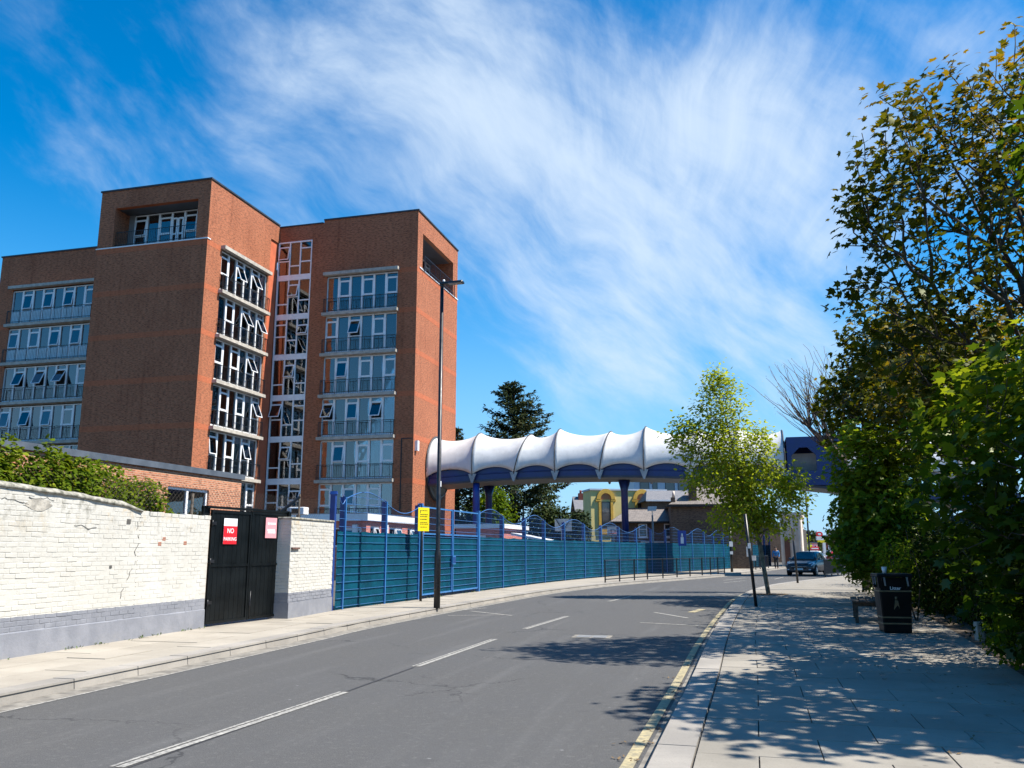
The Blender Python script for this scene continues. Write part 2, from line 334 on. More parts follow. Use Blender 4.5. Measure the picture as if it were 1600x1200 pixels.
M['redreflect'] = mat('stairwell_red_reflection', (0.30, 0.06, 0.035), 0.9, 0.08, 1)
M['blind'] = mat('white_blind', (0.66, 0.68, 0.70), 0.8, 0.05, 2)
M['paleblue'] = mat('pale_blue_screen', (0.50, 0.66, 0.72), 0.5, 0.06, 3)
M['asphalt'] = asphaltmat()
M['slab_l'] = slabmat('sandy_paving', (0.33, 0.295, 0.24), (0.41, 0.37, 0.305))
M['slab_r'] = slabmat('grey_paving', (0.25, 0.228, 0.188), (0.33, 0.30, 0.25))
M['kerb'] = slabmat('granite_kerb', (0.27, 0.25, 0.22), (0.37, 0.34, 0.295))
M['joint'] = mat('joint_grit', (0.10, 0.09, 0.078), 0.95, 0.2, 12, 0.2, 60, coord='P')
M['line'] = mat('white_road_paint', (0.40, 0.385, 0.34), 0.8, 0.12, 22, 0.3, 90, coord='P', col2=(0.16, 0.155, 0.145))
M['yellow'] = mat('yellow_road_paint', (0.40, 0.335, 0.185), 0.8, 0.12, 16, 0.3, 90, coord='P', col2=(0.23, 0.205, 0.14))
M['edge'] = mat('gutter_grit', (0.24, 0.22, 0.185), 0.95, 0.2, 5, 0.4, 60, coord='P')
M['soil'] = mat('bare_soil', (0.12, 0.09, 0.06), 0.95, 0.3, 8, 0.6, 30, coord='P')
M['ground'] = mat('far_ground', (0.09, 0.08, 0.065), 0.95, 0.2, 0.6, coord='P')
M['court'] = mat('playground_asphalt', (0.10, 0.09, 0.075), 0.9, 0.15, 2, coord='P')
M['painted'] = paintedwallmat()
M['black'] = mat('black_paint', (0.0035, 0.005, 0.0055), 0.42, 0.25, 2.5, 0.05, 25, spec=0.25)
M['blackpost'] = mat('black_post_paint', (0.012, 0.012, 0.014), 0.4, 0.2, 6)
M['blue'] = mat('bright_blue_paint', (0.035, 0.17, 0.42), 0.4, 0.08, 4)
M['dkblue'] = mat('deep_blue_paint', (0.012, 0.045, 0.21), 0.4, 0.1, 4)
M['wire'] = mat('blue_wire_lit', (0.04, 0.14, 0.36), 0.4, 0.08, 4); M['finewire'] = mat('blue_wire_shaded', (0.010, 0.055, 0.15), 0.5, 0.1, 4); M['lip'] = mat('grey_deck_edge', (0.035, 0.045, 0.07), 0.5, 0.1, 2)  # mesh wire: horizontals coloured lighter as if sunlit, fine verticals darker
M['screen'] = mat('teal_screen_cloth', (0.0015, 0.072, 0.112), 0.85, 0.16, 1.2, 0.25, 8, coord='P', spec=0.08, streak=0.35)
M['navy'] = mat('navy_steel', (0.010, 0.028, 0.14), 0.35, 0.1, 2)
M['bluecol'] = mat('blue_column_paint', (0.012, 0.05, 0.30), 0.35, 0.08, 2)
M['membrane'] = mat('white_membrane', (0.62, 0.62, 0.605), 0.6, 0.05, 1.6, streak=0.16)
M['seam'] = mat('dark_seam_strap', (0.06, 0.06, 0.065), 0.6, 0.1, 4)
M['grey'] = mat('grey_metal', (0.30, 0.31, 0.32), 0.45, 0.1, 3, metal=0.3)
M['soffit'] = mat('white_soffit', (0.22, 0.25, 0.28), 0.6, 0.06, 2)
M['white'] = mat('white_paint', (0.80, 0.80, 0.79), 0.5, 0.04, 3)
M['red'] = mat('red_sign_paint', (0.68, 0.015, 0.025), 0.4, 0.04, 3)
M['pink'] = mat('faded_pink_paint', (0.75, 0.33, 0.36), 0.5, 0.05, 3)
M['signyel'] = mat('yellow_sign_paint', (0.85, 0.68, 0.01), 0.4, 0.03, 3)
M['pinkwall'] = brickmat('pink_brick', (0.60, 0.21, 0.17), (0.52, 0.165, 0.135), (0.52, 0.26, 0.21), 0.4, 0.1)
M['bark'] = mat('bark', (0.085, 0.068, 0.05), 0.9, 0.3, 9, 0.5, 30)
M['barkpale'] = mat('mottled_plane_bark', (0.20, 0.175, 0.125), 0.85, 0.3, 6, 0.4, 25, col2=(0.07, 0.065, 0.045))
M['twig'] = mat('grey_brown_twig', (0.16, 0.105, 0.08), 0.85, 0.2, 9)
M['rubber'] = mat('tyre_rubber', (0.015, 0.015, 0.016), 0.8, 0.1, 10)
M['alloy'] = mat('alloy_rim', (0.45, 0.46, 0.47), 0.3, 0.05, 5, metal=0.8)
M['timber'] = mat('weathered_timber', (0.075, 0.06, 0.045), 0.8, 0.3, 8, 0.3, 20)
M['gold'] = mat('dull_gold_trim', (0.24, 0.19, 0.11), 0.45, 0.1, 5, metal=0.4)
def carpaint(name, c): return mat(name, c, 0.35, 0.02, 3, coat=0.35)
# ------------------------------------------------------------------ ground, road, pavements
def curve(pts, step=0.5):
    P = [Vector((*q, 0)) if len(q) == 2 else Vector(q) for q in pts]; P = [P[0] * 2 - P[1]] + P + [P[-1] * 2 - P[-2]]; out = []
    for i in range(1, len(P) - 2):
        n = max(2, int((P[i + 1] - P[i]).length / 0.1))
        for k in range(n):
            t = k / n; a, b, c, d = P[i - 1:i + 3]
            out.append(0.5 * ((2 * b) + (c - a) * t + (2 * a - 5 * b + 4 * c - d) * t * t + (3 * b - a - 3 * c + d) * t ** 3))
    out.append(P[-2]); res = [out[0]]; acc = 0
    for a, b in zip(out, out[1:]):
        acc += (b - a).length
        if acc >= step - 1e-6: res.append(b); acc = 0
    return res
def normals(c):
    """unit vector to the right of the direction of travel"""
    r = []
    for i in range(len(c)):
        d = (c[min(i + 1, len(c) - 1)] - c[max(i - 1, 0)]).normalized(); r.append(Vector((d.y, -d.x, 0)))
    return r
def gnd(px, py, z=0.0):
    d = at(px, py, 1.0) - Vector((0, 0, EYE)); k = (z - EYE) / d.z; return Vector((0, 0, EYE)) + d * k
def ribbon(name, c, o0, o1, z, m, i0=0, i1=None, parent=None):
    n = normals(c); i1 = i1 or len(c); mb = MB(); vs = []
    for i in range(i0, i1):
        for o in (o0, o1): q = c[i] + n[i] * o; vs.append((q.x, q.y, z))
    mb.add(vs, [(2 * k, 2 * k + 1, 2 * k + 3, 2 * k + 2) for k in range(i1 - i0 - 1)])
    return part(name, mb, m, parent, fix=False)
LK = curve([(-12, -18), (-7.6, 0), (-5.36, 9.38), (-3.83, 15.81), (-3.17, 18.7), (-1.12, 25.55), (1.47, 33.3), (4.6, 40.1), (9.3, 47.8), (14.6, 57), (23, 75), (34, 100), (60, 160)])
RK = curve([(-6.2, -18), (-0.85, 0), (1.05, 6.8), (2.32, 11.33), (3.55, 15.81), (5.55, 22.6), (8.09, 30.6), (11.3, 38.2), (15.4, 45), (20, 52.2), (24.6, 60), (31, 74), (42, 99), (68, 158)])
FENCE = [(-4.42, 22.0), (-4.34, 22.38), (-3.59, 24.6), (-2.77, 26.9), (-1.24, 31.96), (0.58, 37.77), (2.63, 43.3), (5.05, 48.8), (7.88, 54.76), (13.13, 63.1), (19.8, 74.6), (26.5, 87)]
BACKL = curve([(-13.6, -18), (-9.64, 0), (-7.07, 12.27), (-6.03, 17.24), (-4.6, 21.7)] + FENCE[2:] + [(58, 164)])
def nearest_i(c, p): return min(range(len(c)), key=lambda i: (c[i] - p).length_squared)
struct = lambda o: (o.__setitem__('kind', 'structure'), o)[1]
# one ground sheet to the horizon
mb = MB(); mb.add([(-900, -300, -0.03), (900, -300, -0.03), (900, 1500, -0.03), (-900, 1500, -0.03)], [(0, 1, 2, 3)]); struct(part('ground', mb, M['ground'], fix=False))
# road
mb = MB(); nr = 260; vs = []
la = [LK[int(i * (len(LK) - 1) / nr)] for i in range(nr + 1)]; ra = [RK[int(i * (len(RK) - 1) / nr)] for i in range(nr + 1)]
for a, b in zip(la, ra): vs += [(a.x - 0.1, a.y, 0), (b.x + 0.1, b.y, 0)]
mb.add(vs, [(2 * k, 2 * k + 1, 2 * k + 3, 2 * k + 2) for k in range(nr)])
road = struct(part('road', mb, M['asphalt'], fix=False))
ribbon('gutter', LK, 0.0, 0.30, 0.004, M['edge'], parent=road); ribbon('edge_line', LK, 0.30, 0.335, 0.005, M['line'], parent=road)
ribbon('gutter', RK, -0.10, 0.0, 0.004, M['edge'], parent=road)
yi = nearest_i(RK, Vector((10.2, 36, 0)))
ribbon('yellow_line', RK, -0.235, -0.135, 0.008, M['yellow'], i1=yi, parent=road)
def stroke(name, a, b, w, m, z=0.006, parent=road):
    a, b = Vector((a[0], a[1], 0)), Vector((b[0], b[1], 0)); d = (b - a).normalized(); n = Vector((d.y, -d.x, 0)) * w / 2
    mb = MB(); k = 8; vs = []
    for i in range(k + 1):
        q = a.lerp(b, i / k); jl, jr = (random.uniform(-.008, .008) for _ in range(2)); vs += [(*(q - n + n * jl * 8).xy, z), (*(q + n + n * jr * 8).xy, z)]
    mb.add(vs, [(2 * i, 2 * i + 1, 2 * i + 3, 2 * i + 2) for i in range(k)]); return part(name, mb, m, parent, fix=False)
for a, b in (((-5.0, -0.5), (-4.0, 3.1)), ((-2.94, 6.8), (-1.9, 10.24)), ((-1.32, 12.42), (-0.29, 16.15)), ((0.29, 18.2), (1.39, 21.65)), ((3.1, 27.8), (4.2, 30.8)), ((10.6, 43.6), (12.4, 46.4))):
    d = Vector((b[0] - a[0], b[1] - a[1])).normalized(); n = Vector((d.y, -d.x)) * 0.075
    stroke('lane_dash', (a[0] - n.x, a[1] - n.y), (b[0] - n.x, b[1] - n.y), 0.035, M['line']); stroke('lane_dash', a, b, 0.07, M['line'])
for p, q, w in (((1000, 973), (1112, 979), .09), ((1022, 957), (1075, 966), .09), ((735, 955), (800, 962), .09), ((700, 962), (790, 961), .08), ((708, 955), (760, 950), .07), ((1105, 931), (1135, 936), .10), ((1120, 927), (1148, 930), .1), ((1210, 905), (1224, 902), .1), ((1130, 907), (1165, 903), .1), ((1255, 916), (1272, 910), .16)):
    stroke('road_marking', gnd(*p), gnd(*q), w, M['line'])
stroke('road_marking', gnd(1080, 957), gnd(1098, 952), 0.2, M['yellow'])
tar = mat('tar_seam', (0.03, 0.03, 0.032), 0.6, 0.1, 5, coord='P')
stroke('tar_seam', (-1.9, 10.3), (-1.36, 12.35), 0.03, tar, 0.004); stroke('tar_seam', (-4.5, 1.0), (-2.2, 9.2), 0.02, tar, 0.003)
q = gnd(925, 995); mb = MB(); mb.box(-0.36, -0.27, 0.0, 0.36, 0.27, 0.006); mb.box(-0.28, -0.2, 0.006, -0.01, 0.2, 0.010, 1); mb.box(0.01, -0.2, 0.006, 0.28, 0.2, 0.010, 1)
part('manhole_cover', mb, [M['edge'], mat('worn_iron', (0.22, 0.22, 0.215), 0.55, 0.15, 12, 0.3, 60)], road, q, -rad(13))
# pavements
def sheet(name, A, B, z, m, parent=None, n=240):
    mb = MB(); vs = []
    for i in range(n + 1):
        a = A[int(i * (len(A) - 1) / n)]; b = B[int(i * (len(B) - 1) / n)]; vs += [(a.x, a.y, z), (b.x, b.y, z)]
    mb.add(vs, [(2 * k, 2 * k + 1, 2 * k + 3, 2 * k + 2) for k in range(n)]); return part(name, mb, m, parent, fix=False)
def offset(c, o): return [p + n * o for p, n in zip(c, normals(c))]
def kerbs(c, s, i0, i1, parent):
    """kerb stones, top at 0.125, on the s side (+1 right) of the road edge; two per metre beyond i1 joined"""
    n = normals(c); W = 0.31
    def stone(mb, i, k, jit):
        a, b = c[i], c[k]; na, nb = n[i] * s, n[k] * s; g = (b - a).normalized() * 0.006; h = 0.122 + jit
        bot = [a + g, b - g, b - g + nb * W, a + g + na * W]; bot = [Vector((q.x, q.y, -0.02)) for q in bot]
        e = 0.018
        top = [a + g + na * e, b - g + nb * e, b - g + nb * W, a + g + na * W]; top = [Vector((q.x, q.y, h)) for q in top]
        mb.hexa(bot, top)
    i = i0
    while i + 2 < i1:
        mb = MB(); stone(mb, i, i + 2, random.uniform(-.004, .004)); part('kerb_stone', mb, M['kerb'], parent); i += 2
    mb = MB()
    for j in list(range(0, i0 - 2, 2)) + list(range(i, len(c) - 3, 2)): stone(mb, j, j + 2, 0)
    part('kerb_run', mb, M['kerb'], parent)['kind'] = 'stuff'
pl = struct(sheet('left_pavement', LK, BACKL, 0.096, M['joint']))
kerbs(LK, -1, nearest_i(LK, Vector((-6.4, 5, 0))), nearest_i(LK, Vector((1.6, 33.4, 0))), pl)
nl = normals(LK); i0, i1 = nearest_i(LK, Vector((-7.2, 2, 0))), nearest_i(LK, Vector((2.2, 35, 0)))
far_l = MB()
def slab(mb, a, b, c_, d, z): mb.hexa([Vector((q.x, q.y, z - 0.05)) for q in (a, b, c_, d)], [Vector((q.x, q.y, z)) for q in (a, b, c_, d)])
for row in range(6):
    o0, o1 = 0.325 + row * 0.63, 0.325 + row * 0.63 + 0.62; i = i0 + (row % 2)
    while i < i1 - 2:
        k = i + random.choice((1, 2, 2)); wd = min((LK[i] - BACKL[nearest_i(BACKL, LK[i])]).length, 9)
        if o0 < wd + 0.1:
            g = (LK[k] - LK[i]).normalized() * 0.005; a, b = LK[i] + g, LK[k] - g
            mb = MB(); slab(mb, a - nl[i] * o0, b - nl[k] * o0, b - nl[k] * o1, a - nl[i] * o1, 0.118 + random.uniform(-.004, .004)); part('paving_slab', mb, M['slab_l'], pl)
        i = k
L2 = [LK[i] - nl[i] * 0.31 for i in range(i1 - 2, len(LK))]; B2 = BACKL[nearest_i(BACKL, L2[0]):]
sheet('far_paving', L2, B2, 0.112, M['slab_l'], pl)
HEDGE = curve([(2.4, -8), (3.4, 2), (5.2, 8.7), (7.3, 14.6), (9.0, 19.5), (11.0, 26), (14.9, 37.3), (18.6, 46.4), (24, 55), (34, 74), (45, 97), (72, 157)])
RB = offset(HEDGE, 2.5)
pr = struct(sheet('right_pavement', RK, RB, 0.096, M['joint']))
kerbs(RK, 1, nearest_i(RK, Vector((0, 3, 0))), nearest_i(RK, Vector((9.5, 34, 0))), pr)
nrm = normals(RK); i0, i1 = nearest_i(RK, Vector((0.2, 4.0, 0))), nearest_i(RK, Vector((8.9, 32.4, 0)))
RKf = curve([tuple(q.xy) for q in RK[::4]], 0.62); nf = normals(RKf)
j0, j1 = nearest_i(RKf, Vector((0.2, 4.2, 0))), nearest_i(RKf, Vector((8.6, 31.5, 0)))
cnt = 0
for j in range(j0, j1):
    W = (RKf[j] - HEDGE[nearest_i(HEDGE, RKf[j])]).length + 0.35; o = 0.325; first = True
    while o < W:
        L = (0.45 if j % 2 else 0.9) if first else random.choice((0.9, 0.9, 0.75)); first = False
        g = (RKf[j + 1] - RKf[j]).normalized() * 0.005
        a, b = RKf[j] + g, RKf[j + 1] - g; cnt += 1
        mb = MB(); slab(mb, a + nf[j] * (o + .005), a + nf[j] * (o + L - .005), b + nf[j + 1] * (o + L - .005), b + nf[j + 1] * (o + .005), 0.118 + random.uniform(-.003, .003))
        part('paving_slab', mb, M['slab_r'], pr); o += L
R2 = [RKf[i] + nf[i] * 0.31 for i in range(j1, len(RKf))]; H2 = offset(HEDGE, 1.5)
H2 = H2[nearest_i(H2, R2[0]):]
sheet('far_paving', R2, H2, 0.112, M['slab_r'], pr)
mb = MB(); hs = offset(HEDGE, 0.25); he = offset(HEDGE, 4.5)
struct(sheet('verge', hs, he, 0.122, M['soil']))
# playground tarmac behind the fence
PB = [Vector((-60, 0, 0)) + Vector((i * 0.9, i * 0.75, 0)) for i in range(200)]
mb = MB(); vs = [(p.x - 0.15, p.y, 0.05) for p in BACKL]; nb = len(vs); vs += [(-70 + 120 * i / (nb - 1), -20 + 170 * i / (nb - 1), 0.05) for i in range(nb)]
mb.add(vs, [(i, i + 1, nb + i + 1, nb + i) for i in range(nb - 1)]); struct(part('playground', mb, M['court'], fix=False))
# ------------------------------------------------------------------ the school building (local frame: x right, y deeper, z up)
BROT = -rad(15.1); BO = Vector((-6.7555, 58.0, 0.0))
school = thing('school_building', 'tall brown brick school block with banded towers and rows of white framed windows', 'building', BO, BROT)
def bl(x, y, z): return BO + Matrix.Rotation(BROT, 3, 'Z') @ Vector((x, y, z))
FL = [18.55, 15.53, 12.50, 9.48, 6.46, 3.44, 0.42]       # sill of each storey
# wall pieces; butt-jointed boxes 0.35 thick
def wallset(name, boxes, m=M['brick']):
    mb = MB()
    for b in boxes: mb.box(*b)
    return part(name, mb, m, school)
T = 0.35
WX0, WX1 = -7.04, -1.47            # right block window hole
SX0, SX1 = -11.13, -8.41           # stair glazing
wallset('front_wall', [(WX1, 0, 0, 0, T, 21.3), (SX1, 0, 0, WX0, T, 21.3), (WX0, 0, 0, WX1, T, 0.4), (SX1, 0, 21.3, 0, T, 24.3), (SX0 - .02, 0, 24.3, -7.48, T, 25.48), (-7.48, 0, 24.3, 0, T, 25.69)])
BY0, BY1, BZ0, BZ1 = 1.0, 7.75, 21.62, 24.3
wallset('end_wall', [(-T, T, 0, 0, 8.85, BZ0), (-T, T, BZ0, 0, BY0, BZ1), (-T, BY1, BZ0, 0, 8.85, BZ1), (-T, T, BZ1, 0, 8.85, 25.69)])
wallset('recess_lining', [(-2.0, BY0 - .2, BZ0, -T, BY0, BZ1)]); wallset('recess_lining', [(-2.0, BY1, BZ0, -T, BY1 + .2, BZ1)]); wallset('recess_soffit', [(-2.0, BY0, BZ1, -T, BY1, BZ1 + .2)], M['lead']); wallset('recess_floor', [(-2.0, BY0, BZ0 - .2, -T, BY1, BZ0)], M['lead'])
TX = -11.15; YN = -8.71; SY0, SY1 = -7.05, -1.42
wallset('tower_side_wall', [(TX - T, YN + T, 0, TX, SY0, 21.3), (TX - T, SY0, 0, TX, SY1, 0.4), (TX - T, SY1, 0, TX, -1.16, 21.3), (TX - T, YN + T, 21.3, TX, -1.16, 24.25), (TX - T, YN + T, 24.25, TX, 0, 25.6)])
mb = MB(); mb.box(TX - 0.75, -1.16, 0, TX - 0.10, 0.0, 24.25); part('orange_wall', mb, M['render'], school)
RX0, RX1, RZ0, RZ1 = -18.5, -12.05, 21.6, 24.35; XL = -19.71
wallset('tower_front_wall', [(XL, YN, 0, TX, YN + T, RZ0), (XL, YN, RZ0, RX0, YN + T, RZ1), (RX1, YN, RZ0, TX, YN + T, RZ1), (XL, YN, RZ1, TX, YN + T, 25.6)])
wallset('recess_lining', [(RX0 - .2, YN + T, RZ0, RX0, YN + 2.0, RZ1)]); wallset('recess_lining', [(RX1, YN + T, RZ0, RX1 + .2, YN + 2.0, RZ1)]); wallset('recess_soffit', [(RX0, YN + T, RZ1, RX1, YN + 2.0, RZ1 + .2)], M['lead']); wallset('recess_floor', [(RX0, YN + T, RZ0 - .2, RX1, YN + 2.0, RZ0)], M['lead'])
LY, LX0, LX1, LW0, LW1 = -3.4, -33.3, XL, -31.9, -20.55
wallset('wing_wall', [(LX0, LY, 0, LW0, LY + T, 21.25), (LW1, LY, 0, LX1 - .002, LY + T, 21.25), (LW0, LY, 0, LW1, LY + T, 0.4), (LX0, LY, 21.25, LX1 - .002, LY + T, 24.0)])
# rear and flank walls with simple roofs so the block is closed from every side
wallset('rear_wall', [(XL, YN + T, 0, XL + T, 6, 25.6), (LX0, LY + T, 0, LX0 + T, 5, 24.0), (LX0 + T, 4.65, 0, XL, 5.0, 24.0), (XL + T, 8.5, 0, -T, 8.85, 25.4)])
mb = MB(); mb.box(XL + T, YN + T, 25.1, TX - T, 6, 25.3); mb.box(TX - T, T, 25.0, -T, 8.5, 25.2); mb.box(LX0 + T, LY + T, 23.5, XL, 4.6, 23.7); part('roof_deck', mb, M['lead'], school)
mb = MB(); c = .07
mb.box(-7.48, -c, 25.692, c, T + c, 25.80); mb.box(SX0, -c, 25.482, -7.48 - c, T + c, 25.57); mb.box(-T - c, T + c, 25.692, c, 8.9, 25.80)
mb.box(TX - T - c, YN + T + c, 25.602, TX + c, -c - .002, 25.71); mb.box(XL - c, YN - c, 25.602, TX + c, YN + T + c, 25.71); mb.box(XL - c, YN + T + c, 25.602, XL + T + c, 6, 25.71)
mb.box(LX0 - c, LY - c, 24.002, XL - c - .002, LY + T + c, 24.11); part('coping', mb, M['coping'], school)
# red brick string courses, 5 mm proud
def course(x0, y0, x1, y1, z): mb = MB(); mb.box(x0, y0, z, x1, y1, z + .36); part('string_course', mb, M['band'], school)
for s in FL[:-1]:
    z = s - 0.40; e = .006
    course(WX1 + .1, -e, e, T / 2, z); course(SX1 + .02, -e, WX0 - .2, T / 2, z) if False else None
    course(TX - T / 2, YN + .1, TX + e, SY0 - .03, z)
    course(XL, YN - e, TX + e, YN + .09, z); course(LX0, LY - e, LW0 - .25, LY + T / 2, z); course(-T / 2, T / 2 + .01, e, 8.85, z)
course(XL, YN - e, TX + e, YN + .09, 21.12); course(TX - T / 2, YN + .1, TX + e, SY0 - .03, 21.12); course(-T / 2, T / 2 + .01, e, 8.85, 21.12); course(WX1 + .1, -e, e, T / 2, 21.12)
mb = MB(); mb.box(XL - .05, YN - .06, 21.49, TX + .05, YN + .3, 21.56); mb.box(-.3, 0.4, 21.5, .06, 8.9, 21.58); part('white_sill', mb, M['upvc'], school)
# ---- windows
UNIT = MB().box(0, 0, 0, 1, 1, 1); pane_me = UNIT.mesh('pane', M['glass']); blind_me = MB().box(0, 0, 0, 1, 1, 1).mesh('blind', M['blind']); screen_me = MB().box(0, 0, 0, 1, 1, 1).mesh('screen_panel', M['paleblue'])
CAS = {}
def casement_mesh(w, h):
    k = (round(w, 2), round(h, 2))
    if k not in CAS:
        b = .055; mb = MB(); mb.box(0, 0, -h, b, .05, 0); mb.box(w - b, 0, -h, w, .05, 0); mb.box(b, 0, -b, w - b, .05, 0); mb.box(b, 0, -h, w - b, .05, -h + b); mb.box(b, .02, -h + b, w - b, .03, -b, 1)
        CAS[k] = mb.mesh('casement', [M['upvc'], M['glass']])
    return CAS[k]
def pane(par, x0, x1, z0, z1, y=.14): link('pane', pane_me, par, (x0, y, z0), 0, (x1 - x0, .012, z1 - z0))
def window_row(loc, rot, W, H, nb, parity, opens={}, blinds=(), screens=False, parent=school):
    """a strip of nb bays; bays alternate a single tall pane with a top light, a casement and a low pane"""
    mb = MB(); bw = W / nb; fw = .075; y0, y1 = .09, .19
    mb.box(0, y0, 0, W, y1, .10); mb.box(0, y0, H - .07, W, y1, H)
    for i in range(nb + 1):
        x = i * bw; h = .045 if i in (0, nb) else fw; a = max(0, x - h); b = min(W, x + h); mb.box(a, y0 - .03, .10, b, y1, H - .07)
    zt, zc = H - .40, H - .40 - 1.10
    for i in range(nb):
        if (i + parity) % 2 == 0:
            a, b = i * bw + fw, (i + 1) * bw - fw; mb.box(a, y0, zt, b, y1, zt + .07); mb.box(a, y0, zc - .07, b, y1, zc)
    win = part('window', mb, M['upvc'], parent, loc, rot)
    for i in range(nb):
        a, b = i * bw + fw, (i + 1) * bw - fw
        if (i + parity) % 2 == 0:
            pane(win, a, b, zt + .07, H - .07); pane(win, a, b, .10, zc - .07)
            o = link('casement', casement_mesh(b - a, zt - zc), win, (a, y0 - .01, zt)); o.rotation_euler = (-rad(opens.get(i, 0)), 0, 0)
        else: pane(win, a, b, .10, H - .07)
        if i in blinds: link('blind', blind_me, win, (a, .30, .12 if i % 2 else zc), 0, (b - a, .01, (H - .2) if i % 2 else zt - zc + .3))
        if screens: link('screen_panel', screen_me, win, (a, .02, .08), 0, (b - a, .02, .86))
    return win
RAILS = {}
def railing(loc, rot, W, parent=school):
    k = round(W, 2)
    if k not in RAILS:
        mb = MB(); n = int(W / .135)
        for i in range(n + 1): x = i * W / n; mb.box(x - .006, -.252, -.12, x + .006, -.24, .95) if i % 8 else mb.box(x - .014, -.26, -.25, x + .014, -.232, .95)
        for z in (.95, .06): mb.box(-.1, -.262, z, W + .1, -.23, z + .035)
        for x in (-.1, W + .068): mb.box(x, -.23, .95, x + .032, .1, .985); mb.box(x, -.262, -.2, x + .032, -.23, .985)
        RAILS[k] = mb.mesh('railing', M['railing'])
    return link('railing', RAILS[k], parent, loc, rot)
def ledge(loc, rot, W, z0=-.29, z1=-.07, name='ledge'):
    mb = MB(); mb.box(-.18, -.36, z0, W + .12, .10, z1); mb.box(-.05, .10, z0 - .02, W + .02, .5, z1 + .0); part(name, mb, M['concrete'], school, loc, rot)
def room(loc, rot, W, n, H, mats, depth=2.8, par=school):
    """plain rooms behind a stack of windows: floors, back wall and cross walls"""
    mb = MB()
    for s in FL[:n]:
        z = s - .30; mb.box(0, .5, z, W, depth, z + .25); mb.box(0, .42, z + .25, .12, depth, z + 3.0); mb.box(W - .12, .42, z + .25, W, depth, z + 3.0)
        mb.box(W * .5 - .05, .7, z + .25, W * .5 + .05, depth, z + 3.0)
        for q in (.2, .62): mb.box(W * q, .9, z + 2.93, W * q + 1.2, 1.2, z + 2.99, 1)
    mb.box(0, depth, FL[n - 1], W, depth + .1, FL[0] + 3.0); mb.box(0, .5, FL[0] + 2.8, W, depth, FL[0] + 3.0)
    part('interior', mb, mats, par, loc, rot)
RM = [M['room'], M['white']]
opR = [{}, {2: 24}, {1: 9}, {0: 28, 2: 7, 4: 24}, {1: 8}, {2: 6}, {}]
for r, s in enumerate(FL):
    W = WX1 - WX0; H = 2.70
    window_row((WX0, 0, s), 0, W, H, 6, (r + 1) % 2, opR[r], {2: (2, 3, 4), 3: (2,)}.get(r, ()))
    if r < 6: railing((WX0, 0, s), 0, W); ledge((WX0, 0, s), 0, W)
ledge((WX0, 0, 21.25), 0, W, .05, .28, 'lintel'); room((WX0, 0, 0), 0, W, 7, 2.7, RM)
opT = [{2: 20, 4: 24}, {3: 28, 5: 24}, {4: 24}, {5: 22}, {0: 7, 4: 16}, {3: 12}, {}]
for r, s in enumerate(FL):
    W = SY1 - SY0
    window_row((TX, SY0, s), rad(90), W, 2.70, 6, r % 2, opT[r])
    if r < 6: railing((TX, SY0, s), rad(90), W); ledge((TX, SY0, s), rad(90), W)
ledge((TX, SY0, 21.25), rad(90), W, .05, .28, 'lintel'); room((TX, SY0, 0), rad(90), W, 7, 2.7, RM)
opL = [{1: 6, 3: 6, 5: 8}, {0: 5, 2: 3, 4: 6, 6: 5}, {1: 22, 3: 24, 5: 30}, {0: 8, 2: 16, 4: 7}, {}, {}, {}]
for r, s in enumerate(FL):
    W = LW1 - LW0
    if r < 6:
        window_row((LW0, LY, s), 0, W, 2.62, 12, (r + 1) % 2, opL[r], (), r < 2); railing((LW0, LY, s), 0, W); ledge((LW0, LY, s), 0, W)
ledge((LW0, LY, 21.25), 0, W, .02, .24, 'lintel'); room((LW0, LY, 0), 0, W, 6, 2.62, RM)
# stair glazing
mb = MB(); SW = SX1 - SX0; mb.box(-.05, -.02, .1, .05, .14, 24.3); mb.box(SW - .06, -.02, .1, SW + .02, .14, 24.3); mb.box(.05, -.02, 24.2, SW - .06, .14, 24.3)
for z in FL: mb.box(.05, -.01, z + 2.72, SW - .06, .14, z + 3.02 + .12)
stairfr = part('stair_frame', mb, M['upvc'], school, (SX0, 0, 0))
pat = [[(1.2, 2.3), (.8,), (1.1, 2.15)], [(.75,), (1.3, 2.2), (1.0,)], [(1.3, 2.2), (1.0,), (1.4, 2.1)], [(.75,), (1.25, 2.15), (.8,)]]
for r, s in enumerate([21.58] + FL[:-1]):
    H = 2.62 if r else 2.62; x = .05; cw = (SW - .11) / 3; mb = MB(); z0 = s + .14 if r else s
    pr_ = pat[r % 4]; holes = []
    for k in range(3):
        a = x + k * cw; b = a + cw
        if k: mb.box(a - .05, 0, z0, a + .05, .12, s + 2.72)
        cuts = [0.0] + [q for q in pr_[k]] + [2.58]; a_, b_ = a + (.05 if k else 0), b - (.05 if k < 2 else 0)
        for q in pr_[k]: mb.box(a_, 0, z0 + q - .045, b_, .12, z0 + q + .045)
        for q0, q1 in zip(cuts, cuts[1:]): holes.append((a_, b_, z0 + q0, min(z0 + q1, s + 2.72)))
    w = part('stair_window', mb, M['upvc'], school, (SX0, 0, 0))
    for h in holes: pane(w, h[0], h[1], h[2], h[3], .06)
    for k in ([(0, 8)] if r == 0 else [(1, 14)] if r in (1, 3, 5) else [(0, 22)] if r == 4 else [(2, 18)]):
        j = [h for h in holes if abs(h[0] - x - k[0] * cw) < .08]; h = j[len(j) // 2]
        o = link('casement', casement_mesh(h[1] - h[0], min(1.0, h[3] - h[2])), w, (h[0], -.01, h[3])); o.rotation_euler = (-rad(k[1]), 0, 0)
mb = MB(); mb.box(SX0 + .05, 3.2, 0, SX1, 3.3, 24.3); mb.box(SX0 - .1, .3, 0, SX0 + .04, 3.2, 24.3, 1); mb.box(SX1, .36, 0, SX1 + .1, 3.2, 24.3)  # left wall coloured dark red to stand for orange wall's reflection in the glass
